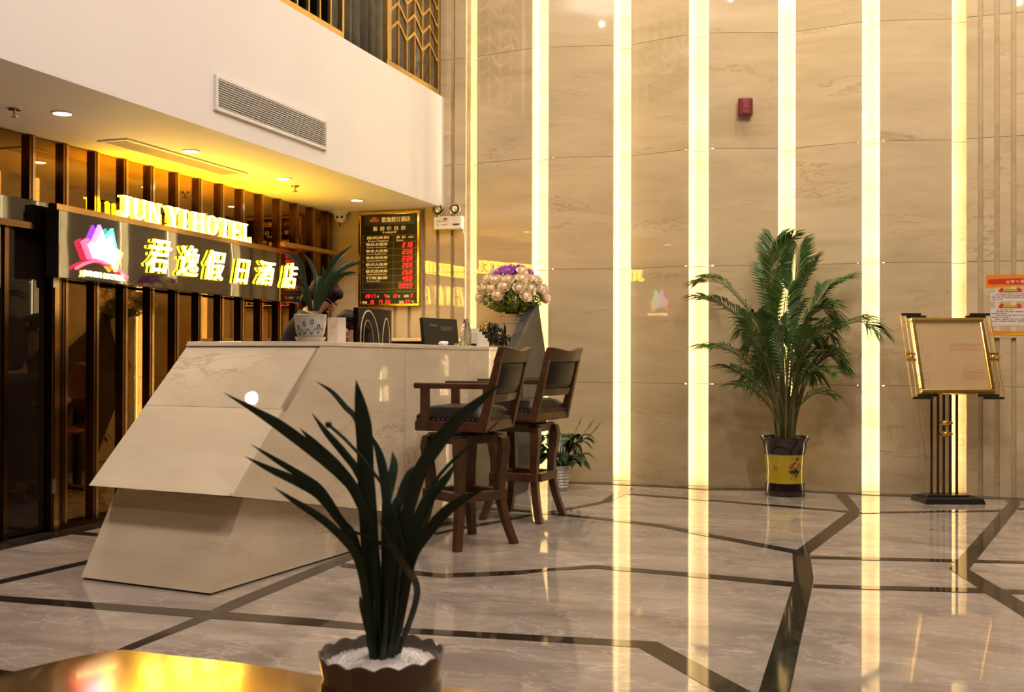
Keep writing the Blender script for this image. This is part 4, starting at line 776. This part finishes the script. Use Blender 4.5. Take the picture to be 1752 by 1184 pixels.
# ================================================================== PALM
PX, PY = -.69, 8.78
t = thing('palm_planter', 'yellow and black glazed planter with a painted peony', 'planter', (PX, PY, 0))
M['dark_glaze'] = mat('dark_plum_glaze', (.016, .009, .009), .12, coat=.5, var=.1); M['yellow_glaze'] = mat('yellow_glaze', (.46, .34, .012), .15, coat=.5, var=.06, vscale=4)
part('foot_band', MB().lathe([(.155, 0), (.162, .01), (.160, .05), (.153, .105)], 36), M['dark_glaze'], t, smooth=True)
pb = part('body', MB().lathe([(.153, .105), (.150, .20), (.156, .30), (.160, .335)], 36), M['yellow_glaze'], t, smooth=True)
part('collar', MB().lathe([(.162, .335), (.168, .37), (.182, .44), (.196, .455), (.20, .468), (.190, .474), (.178, .46), (.165, .40), (.05, .40)], 36), M['dark_glaze'], t, smooth=True)
part('soil', MB().lathe([(.17, .425), (.08, .435), (.001, .44)], 24, cap=False), M['soil'], t, smooth=True)
def spotp(mb, a, z, s, k=1.0, r=.1535):
    mb.ball((r * math.cos(a), r * math.sin(a), z), (s * .9, s * .9, s * k), 7, 5)
A0 = -PI / 2 + .1
mb = MB()
for a, z, s in ((.30, .245, .016), (.37, .25, .015), (.33, .262, .013), (.76, .262, .014), (.84, .25, .012), (.80, .235, .012), (.72, .245, .010)): spotp(mb, A0 + a, z, s)
part('painted_peony', mb, mat('pink_peony_paint', (.42, .07, .07), .25), pb, smooth=True)
mb = MB()
for a, z, s in ((.25, .205, .012), (.33, .20, .016), (.42, .205, .018), (.50, .195, .015), (.55, .225, .012), (.60, .21, .016), (.66, .19, .013), (.52, .275, .010), (.62, .30, .014), (.70, .31, .012), (.45, .265, .009), (.58, .17, .010), (.56, .15, .006), (.32, .145, .006), (.74, .205, .013)): spotp(mb, A0 + a, z, s, .6)
part('painted_leaves', mb, mat('dark_leaf_paint', (.02, .035, .02), .25), pb, smooth=True)
mb = MB()
for a, z in ((-.45, .27), (-.45, .245), (-.58, .242), (-.56, .22), (-.46, .218)):
    for q in range(4): spotp(mb, A0 + a + random.uniform(-.035, .035), z + random.uniform(-.007, .007), .004, .5)
for q in range(5): spotp(mb, A0 + .28 + q * .045, .30, .004, .8)
part('painted_script', mb, mat('ink_paint', (.05, .03, .02), .3), pb, smooth=True, kind='stuff')
t = thing('areca_palm', 'tall green feather-leaved palm growing from the yellow planter', 'plant', (PX, PY, 0))
def frond(l, seed):
    rnd = random.Random(seed); P = [Vector(p) for p in l][::-1]; n = len(P); mb = MB()
    def cat(u):
        x = u * (n - 1); i = min(int(x), n - 2); f = x - i; p1, p2 = P[i], P[i + 1]; p0 = P[i - 1] if i else p1 * 2 - p2; p3 = P[i + 2] if i + 2 < n else p2 * 2 - p1
        return .5 * ((2 * p1) + (p2 - p0) * f + (2 * p0 - 5 * p1 + 4 * p2 - p3) * f * f + (3 * p1 - p0 - 3 * p2 + p3) * f ** 3)
    N_ = 16; S_ = [cat(k / N_) for k in range(N_ + 1)]; mb.tube(S_, [.009 * (1 - .8 * k / N_) + .001 for k in range(N_ + 1)], 5, 1)
    L_ = sum((S_[k + 1] - S_[k]).length for k in range(N_)); m = max(20, int(L_ * 32))
    for k in range(m):
        u = .36 + .64 * k / (m - 1); p = cat(u); d = (cat(min(1, u + .02)) - cat(max(0, u - .02))).normalized()
        sd = d.cross(Vector((0, 0, 1)));
        if sd.length < .2: sd = Vector((math.cos(seed), math.sin(seed), 0))
        sd.normalize(); up = sd.cross(d).normalized(); ln = (.42 * math.sin(min(1, (u - .34) * 1.9) * PI * .5) * (1.25 - u * .75)) * min(1.0, .55 + L_ * .35)
        for s in (-1, 1):
            dr = (d * (.50 + .45 * u) + sd * s * (1.05 - .30 * u) + up * (.22 + rnd.uniform(-.12, .12))).normalized(); w_ = .0098
            a = dr.cross(up).normalized() * w_; q1 = p + dr * ln * .5; q2 = p + dr * ln + Vector((0, 0, -.22 * ln)) - up * .05 * ln
            nb = up * (w_ * .5)
            mb.add([p, q1 + a + nb, q1, q1 - a + nb, q2], [(0, 1, 2), (0, 2, 3), (1, 4, 2), (2, 4, 3)], 0)
    mb.v = [(v[0], v[1] if v[1] < .14 else .14 + min(.10, (v[1] - .14) * .25), v[2]) for v in mb.v]
    return mb
for i, l in enumerate(PALM):
    part('frond', frond(l, i + 1), [M['palm'], M['palm_stem']], t)
ex = random.Random(5)
for i in range(18):
    a = ex.uniform(0, 2 * PI); R_ = ex.uniform(.22, .46); z = ex.uniform(.95, 1.55)
    l = [(R_ * math.cos(a), R_ * math.sin(a) * .6, z - .06), (R_ * .8 * math.cos(a), R_ * .5 * math.sin(a), z), (R_ * .4 * math.cos(a), R_ * .28 * math.sin(a), z - .2), (.05 * math.cos(a), .05 * math.sin(a), .42)]
    part('frond', frond(l, 40 + i), [M['palm'], M['palm_stem']], t)
for i in range(9):
    a = 2 * PI * i / 9; part('cane', MB().tube([(.07 * math.cos(a), .07 * math.sin(a), .42), (.10 * math.cos(a), .10 * math.sin(a), .8), (.06 * math.cos(a + .3), .06 * math.sin(a + .3), 1.2)], [.012, .010, .006], 6), M['palm_stem'], t, smooth=True)
# ================================================================== small peace lily by the stone slab
LX, LY = -2.50, 8.50
t = thing('lily_pot', 'small ribbed white pot on the floor behind the farther stool', 'pot', (LX, LY, 0))
prof = [(.055, 0)]
for k in range(7): prof += [(.062 + k * .003, .012 + k * .025), (.068 + k * .003, .022 + k * .025), (.062 + k * .003, .032 + k * .025)]
part('body', MB().lathe(prof + [(.088, .20), (.078, .20), (.07, .17), (.02, .17)], 28), M['porcelain'], t, smooth=True)
t = thing('peace_lily', 'low dark broad-leaved plant behind the farther stool', 'plant', (LX, LY, 0))
rl = random.Random(11)
for i in range(48):
    a = rl.uniform(0, 2 * PI); R_ = rl.uniform(.10, .33); z = rl.uniform(.24, .46); c, s = math.cos(a), math.sin(a)
    l = [(R_ * c, R_ * s, z - .07), (R_ * .72 * c, R_ * .72 * s, z), (R_ * .45 * c, R_ * .45 * s, z - .03), (R_ * .2 * c, R_ * .2 * s, z - .14), (.02 * c, .02 * s, .17)]
    part('leaf', ribbon(MB(), l, .115, lambda u: .06 if u < .42 else max(.03, max(0.0, math.sin((u - .42) / .58 * PI)) ** .8), .18, nsub=12, side=Vector((0, 0, 1))), M['lily'], t, smooth=True)
for x, y, z in ((.26, -.02, .52), (.16, .02, .54), (.30, .05, .50)):
    part('bud', MB().tube([(.02, 0, .18), (x * .6, y, z * .8), (x * .9, y, z * .97), (x, y, z + .02), (x * 1.12, y, z + .07)], [.003, .003, .004, .009, .002], 6), mat('pale_green_bud', (.25, .30, .12), .5), t, smooth=True)
# ================================================================== EASEL SIGN STAND
t = thing('sign_stand', 'gold framed notice stand with tilted tan board', 'sign stand', (.527, 8.80, 0), .332)
part('base', MB().hexa([(-.225, -.15, 0), (.235, -.15, 0), (.235, .15, 0), (-.225, .15, 0)], [(-.215, -.14, .04), (.225, -.14, .04), (.225, .14, .04), (-.215, .14, .04)]), mat('matt_black_base', (.012, .010, .009), .6, spec=.2), t, bevel=.003)
part('base_step', MB().box(-.16, .16, -.03, .12, .04, .055), M['black'], t, bevel=.002)
for x in (-.105, -.055, -.010, .040, .092): part('pole', MB().box(x - .008, x + .008, .03, .046, .05, 1.05), M['darkbronze'], t)
for z in (.525, .61): part('knob', MB().ball((-.006, .005, z), (.034, .028, .024), 16, 10).tube([(-.05, .01, z), (.045, .01, z)], .012, 8), M['gold'], t, smooth=True)
BT = Matrix.Translation((.028, -.02, 1.13)) @ Matrix.Rotation(-.36, 4, 'X')
fw, fh, fb = .285, .312, .034
bd_ = part('board', MB().box(-fw + .02, fw - .02, -.004, .006, -fh + .02, fh - .02, M=BT), mat('tan_card_board', (.40, .275, .13), .5, var=.04, vscale=30), t)
for q in ((-fw, fw, -fh, -fh + fb), (-fw, fw, fh - fb, fh)): part('frame_rail', MB().box(q[0], q[1], -.022, .012, q[2], q[3], M=BT), M['gold'], t, bevel=.008)
for q in ((-fw, -fw + fb, -fh + fb, fh - fb), (fw - fb, fw, -fh + fb, fh - fb)): part('frame_stile', MB().box(q[0], q[1], -.022, .012, q[2], q[3], M=BT), M['gold'], t, bevel=.008)
M['smoke'] = mat('dark_corner_metal', (.02, .018, .016), .2, .6)
for s in (-1, 1):
    for k, (dx, dz) in enumerate(((.025, .012), (.062, .032))):
        x = s * (fw + dx)
        part('side_rod', MB().box(x - .004, x + .004, -.004, .006, -fh - dz, fh + dz, M=BT), M['satin_gold'], t)
        for e in (-1, 1):
            z = e * (fh + dz); xi = s * (fw + dx - .155)
            part('corner_bar', MB().box(min(x, xi), max(x, xi), -.012, .008, z - .007, z + .007, M=BT), M['smoke'], t)
    part('pivot', MB().box(min(s * (fw - .005), s * (fw + .07)), max(s * (fw - .005), s * (fw + .07)), -.014, .014, .005, .02, M=BT).box(min(s * (fw - .005), s * (fw + .07)), max(s * (fw - .005), s * (fw + .07)), -.014, .014, -.04, -.025, M=BT).ball((s * (fw + .032), 0, -.01), .02, 12, 8, M=BT), M['gold'], t, smooth=True)
part('neck_plate', MB().box(-.11, .10, .025, .05, .98, 1.15), M['darkbronze'], t)
mb = MB()
def ln(a, b, w_=.0022):
    d = Vector((b[0] - a[0], b[1] - a[1])); n_ = Vector((-d.y, d.x)).normalized() * w_ / 2
    mb.prism([(a[0] - n_.x, -.005, a[1] - n_.y), (b[0] - n_.x, -.005, b[1] - n_.y), (b[0] + n_.x, -.005, b[1] + n_.y), (a[0] + n_.x, -.005, a[1] + n_.y)], (0, .001, 0), 0, BT)
def box_ln(x0, x1, z0, z1): ln((x0, z0), (x1, z0)); ln((x1, z0), (x1, z1)); ln((x1, z1), (x0, z1)); ln((x0, z1), (x0, z0))
box_ln(.0, .235, .045, .095); box_ln(.055, .23, -.19, -.145); ln((.06, -.145), (.085, -.11)); ln((.085, -.11), (.105, -.14)); ln((.09, -.12), (.12, -.085)); ln((.10, -.13), (.23, -.135)); box_ln(-.245, -.20, -.20, -.15); box_ln(-.245, -.215, .05, .10)
for k in range(6): ln((.17 + k * .008, -.118 + (k % 2) * .008), (.178 + k * .008, -.118 + ((k + 1) % 2) * .008))
for k in range(5): box_ln(.015 + k * .042, .045 + k * .042, .056, .082)
for k in range(6): box_ln(.07 + k * .026, .088 + k * .026, -.178, -.160)
part('red_print', mb, mat('faded_red_print', (.42, .10, .06), .5), bd_, kind='stuff')
# ================================================================== FOREGROUND TABLE + CLIVIA
M['table'] = mat('polished_bronze_table', (.46, .30, .13), .15, .85, coat=.3, var=.12, vscale=3)
t = thing('tea_table', 'glossy bronze-brown table corner in the lower left foreground', 'table', (-1.1, 1.5, 0))
mb = MB(); vs = []; fs = []; nx, ny = 48, 26
def xe(v): return 0
for i in range(nx + 1):
    for j in range(ny + 1):
        u, v = i / nx, j / ny; x = -1.86 + 1.42 * u; yb_ = 2.125 + .012 * math.sin(x * 7.0) - .005 * math.sin(x * 15) + .004 * u
        if x < -1.74: yb_ -= .22 * ((-1.74 - x) / .12) ** 1.8
        y = .75 + (yb_ - .75) * v; d = max(0, (v - .60) / .40); z = .4245 - .007 * d * d
        vs.append((x + 1.1, y - 1.5, z))
for i in range(nx):
    for j in range(ny): o = i * (ny + 1) + j; fs.append((o, o + ny + 1, o + ny + 2, o + 1))
nv_ = len(vs); vs += [(a, b, c - .035) for a, b, c in vs]; fs += [tuple(q + nv_ for q in f[::-1]) for f in fs]
bd = [i * (ny + 1) for i in range(nx + 1)] + [nx * (ny + 1) + j for j in range(1, ny + 1)] + [i * (ny + 1) + ny for i in range(nx - 1, -1, -1)] + [j for j in range(ny - 1, 0, -1)]
for k in range(len(bd)): a, b = bd[k], bd[(k + 1) % len(bd)]; fs.append((b, a, a + nv_, b + nv_))
part('tabletop', mb.add(vs, fs), M['table'], t, smooth=True)
for x in (-.55, .50):
    for y in (-.55, .35): part('leg', MB().box(x - .03, x + .03, y - .03, y + .03, 0, .40), M['wood'], t, bevel=.005)
CX, CY = -.895, 1.832
M['pot_glaze'] = mat('taupe_grey_glaze', (.13, .10, .085), .2, coat=.4, var=.08, vscale=5)
t = thing('scalloped_pot', 'taupe glazed pot with scalloped rim in the foreground', 'pot', (CX, CY, .4225))
def wob(k, a, r, z):
    if 6 <= k <= 10: q = abs(math.sin(a * 7.5)) ; return r * (1 + .012 * q), z + (.009 * q if 7 <= k <= 9 else .004 * q)
    return r, z
part('body', MB().lathe([(.085, 0), (.10, .005), (.112, .04), (.117, .076), (.115, .096), (.111, .103), (.112, .110), (.119, .143), (.1195, .147), (.115, .147), (.111, .138), (.108, .116), (.02, .114)], 96, wob=wob), M['pot_glaze'], t, smooth=True)
t2 = thing('white_gravel', 'fine white gravel filling the scalloped pot', 'gravel', (CX, CY, .4385)); t2['kind'] = 'stuff'
M['gravel'] = mat('white_gravel', (.74, .70, .68), .7, var=.12, vscale=60)
mb = MB(); mb.lathe([(.108, .112), (.08, .120), (.04, .126), (.001, .128)], 36, cap=False)
rg = random.Random(3)
for k in range(1500):
    a = rg.uniform(0, 2 * PI); r = .106 * rg.random() ** .5; s = rg.uniform(.0022, .0042); z = .113 + .015 * (1 - r / .108)
    x, y = r * math.cos(a), r * math.sin(a); z += .0012
    mb.add([(x - s, y, z), (x, y - s, z), (x + s, y, z), (x, y + s, z), (x, y, z + s * 1.1)], [(0, 1, 4), (1, 2, 4), (2, 3, 4), (3, 0, 4)])
part('grains', mb, M['gravel'], t2, kind='stuff')
t = thing('clivia_plant', 'dark strap-leaved plant rising from the scalloped pot', 'plant', (CX, CY, .4385))
for i, (w_, l) in enumerate(CLIVIA):
    l = list(l); l[-1] = [l[-1][0] * .5 + (CX + .0) * .5, l[-1][1], .555]
    if i == 5:
        part('flower_stalk', MB().tube(l[::-1], .0035, 6).ball(l[0], .007, 8, 6), M['clivia'], t, True, True)
    else:
        part('leaf', ribbon(MB(), l, w_ * 1.02, lambda u: min(1, .75 + u * .6) * (1 - max(0, (u - .60) / .40) ** 1.9), .22, nsub=20), M['clivia'], t, True, True)
for k in range(7):
    a = 2 * PI * k / 7; part('leaf_sheath', MB().tube([(.012 * math.cos(a), .012 * math.sin(a), .12), (.022 * math.cos(a), .018 * math.sin(a), .16), (.03 * math.cos(a), .022 * math.sin(a), .24)], [.016, .014, .003], 8, flat=.5), M['clivia'], t, smooth=True)
# ================================================================== RECEPTIONISTS
M['skin'] = mat('skin', (.55, .29, .19), .5, var=.04); M['hair'] = mat('black_brown_hair', (.014, .007, .005), .6, var=.3, vscale=40, spec=.2)
M['jacket'] = mat('black_jacket', (.008, .006, .006), .85, var=.2, vscale=20); M['trousers'] = mat('dark_trousers', (.02, .018, .02), .8, var=.1)
def skinned(name, V, R, E_, m, parent, sub=2):
    me = bpy.data.meshes.new(name); me.from_pydata(V, E_, []); me.materials.append(m); o = link(name, me, parent)
    sk = o.modifiers.new('skin', 'SKIN'); sk.use_smooth_shade = True
    for i, r in enumerate(R): me.skin_vertices[0].data[i].radius = (r if isinstance(r, tuple) else (r, r))
    me.skin_vertices[0].data[0].use_root = True
    q = o.modifiers.new('sub', 'SUBSURF'); q.levels = q.render_levels = sub; return o
def person(label, loc, rz, seated, lean, headtilt, arms, hair_long):
    """faces +x; joints in metres from the floor"""
    t = thing('person', label, 'person', loc, rz, None)
    hz = .66 if seated else .93
    dx = lambda h: math.sin(lean) * h; dz = lambda h: math.cos(lean) * h
    pel = Vector((0, 0, hz)); sp = Vector((dx(.2), 0, hz + dz(.2))); ch = Vector((dx(.40), 0, hz + dz(.40))); nk = Vector((dx(.52), 0, hz + dz(.52)))
    hd = nk + Vector((math.sin(headtilt) * .12, 0, math.cos(headtilt) * .12)); tp = hd + Vector((math.sin(headtilt) * .10, 0, math.cos(headtilt) * .10))
    V = [pel, sp, ch, nk, hd, tp]; R = [(.13, .11), (.125, .10), (.15, .10), .052, .085, .07]; E_ = [(0, 1), (1, 2), (2, 3), (3, 4), (4, 5)]
    CV, CR_, CE = [pel.copy(), sp.copy(), ch.copy(), nk + Vector((0, 0, .0))], [(.15, .125), (.145, .12), (.17, .115), .078], [(0, 1), (1, 2), (2, 3)]
    for s, (el, wr, ha) in zip((-1, 1), arms):
        sh = ch + Vector((dx(.04), .17 * s, .03)); el, wr, ha = Vector(el), Vector(wr), Vector(ha)
        k = len(V); V += [sh, el, wr, ha]; R += [.05, .042, .03, .036]; E_ += [(2, k), (k, k + 1), (k + 1, k + 2), (k + 2, k + 3)]
        k = len(CV); CV += [sh.copy(), el.copy(), el + (wr - el) * .9]; CR_ += [.068, .056, .044]; CE += [(2, k), (k, k + 1), (k + 1, k + 2)]
        for f in range(5):
            d = (ha - wr).normalized(); sd = Vector((-d.y, d.x, 0)).normalized() if abs(d.z) < .95 else Vector((0, 1, 0)); off = sd * ((f - 1.5) * .019 if f < 4 else -.045 * s)
            b = ha + off * .8; L1 = (.038, .044, .042, .033, .028)[f]
            k2 = k; q = len(V); V += [b + d * L1, b + d * L1 * 1.7 + Vector((0, 0, -.012))]; R += [.0105, .009]; E_ += [(len(V) - 3 if False else [i for i, v in enumerate(V) if v is ha][0], q), (q, q + 1)]
    TV, TR, TE = [pel.copy()], [(.155, .13)], []
    for s in (-1, 1):
        hp = pel + Vector((0, .09 * s, -.04)); kn = Vector((.42, .11 * s, .62)) if seated else Vector((.03, .10 * s, .50)); an = Vector((.40, .11 * s, .09)) if seated else Vector((0, .10 * s, .09)); toe = an + Vector((.16, 0, -.05))
        k = len(V); V += [hp, kn, an, toe]; R += [.085, .058, .042, .035]; E_ += [(0, k), (k, k + 1), (k + 1, k + 2), (k + 2, k + 3)]
        k = len(TV); TV += [hp.copy(), kn.copy(), an + (kn - an) * .12]; TR += [.10, .072, .06]; TE += [(0, k), (k, k + 1), (k + 1, k + 2)]
        part('shoe', MB().ball((an.x + .05, an.y, .045), (.14, .05, .044), 14, 8), M['black_gloss'], t, smooth=True)
    skinned('body', V, R, E_, M['skin'], t); skinned('jacket', CV, CR_, CE, M['jacket'], t); skinned('trousers', TV, TR, TE, M['trousers'], t)
    HT = Matrix.Translation(hd + (tp - hd) * .25) @ Matrix.Rotation(headtilt, 4, 'Y')
    part('hair', MB().ball((-.022, 0, .035), (.105, .092, .098), 20, 14, M=HT).ball((-.055, 0, -.03), (.065, .085, .10 if hair_long else .06), 16, 10, M=HT).ball((-.068, 0, -.085), (.055, .072, .06), 14, 8, M=HT).ball((.045, 0, .075), (.055, .075, .04), 14, 8, M=HT), M['hair'], t, smooth=True)
    part('nose', MB().ball((.098, 0, -.02), (.018, .013, .022), 10, 8, M=HT), M['skin'], t, smooth=True)
    for s in (-1, 1):
        part('ear', MB().ball((.005, .084 * s, -.01), (.018, .010, .028), 10, 8, M=HT), M['skin'], t, smooth=True)
        part('eye', MB().ball((.082, .033 * s, .008), (.010, .013, .006), 10, 6, M=HT), M['hair'], t, smooth=True)
    part('mouth', MB().ball((.084, 0, -.062), (.010, .024, .006), 10, 6, M=HT), mat('lips', (.40, .12, .10), .4), t, smooth=True)
    return t, HT
p1, HT = person('dark-haired person in a black jacket and glasses leaning over behind the painted pot', (-3.80, 6.22, 0), .35, False, .38, .72, (((.40, -.24, 1.06), (.52, -.12, .92), (.60, -.10, .86)), ((.38, .22, 1.06), (.50, .10, .92), (.58, .08, .86))), False)
mb = MB()
for s in (-1, 1):
    C = [(.098, .036 * s + .026 * math.cos(a), .006 + .02 * math.sin(a)) for a in [2 * PI * k / 14 for k in range(15)]]; mb.tube([tuple(HT @ Vector(c)) for c in C], .0022, 5)
    mb.tube([tuple(HT @ Vector(c)) for c in ((.098, .062 * s, .01), (.06, .082 * s, .012), (.0, .092 * s, .008))], .002, 5)
mb.tube([tuple(HT @ Vector(c)) for c in ((.10, -.011, .01), (.10, .011, .01))], .002, 5)
part('glasses', mb, M['steel'], p1, smooth=True)
p2, H2 = person('seated person holding a phone up behind the white table card', (-3.60, 6.80, 0), -1.15, True, .14, .08, (((.22, -.22, .96), (.31, -.06, 1.17), (.315, -.04, 1.225)), ((.20, .24, .90), (.32, .10, .92), (.36, .06, .91))), True)
t = thing('mobile_phone', 'dark mobile phone held up by the seated person', 'phone', (-3.60, 6.80, 0), -1.15)
part('case', MB().box(.338, .347, -.09, .0, 1.215, 1.255), M['black'], t, bevel=.003)
t = thing('office_chair', 'red-brown swivel chair under the seated person', 'chair', (-3.64, 6.86, 0), -1.15)
M['chair_red'] = mat('red_brown_chair', (.10, .025, .012), .4, var=.1)
part('seat', MB().ball((0, 0, .50), (.25, .25, .035), 20, 10), M['chair_red'], t, smooth=True)
part('backrest', MB().ball((-.24, 0, .84), (.03, .23, .22), 16, 12), M['chair_red'], t, smooth=True)
part('back_bar', MB().tube([(-.10, 0, .48), (-.26, 0, .54), (-.27, 0, .74)], .018, 8), M['black'], t)
part('pedestal', MB().tube([(0, 0, .06), (0, 0, .48)], .025, 10), M['black'], t)
for k in range(5): a = 2 * PI * k / 5; part('foot', MB().tube([(0, 0, .07), (.25 * math.cos(a), .25 * math.sin(a), .03)], [.022, .026], 8), M['black'], t)
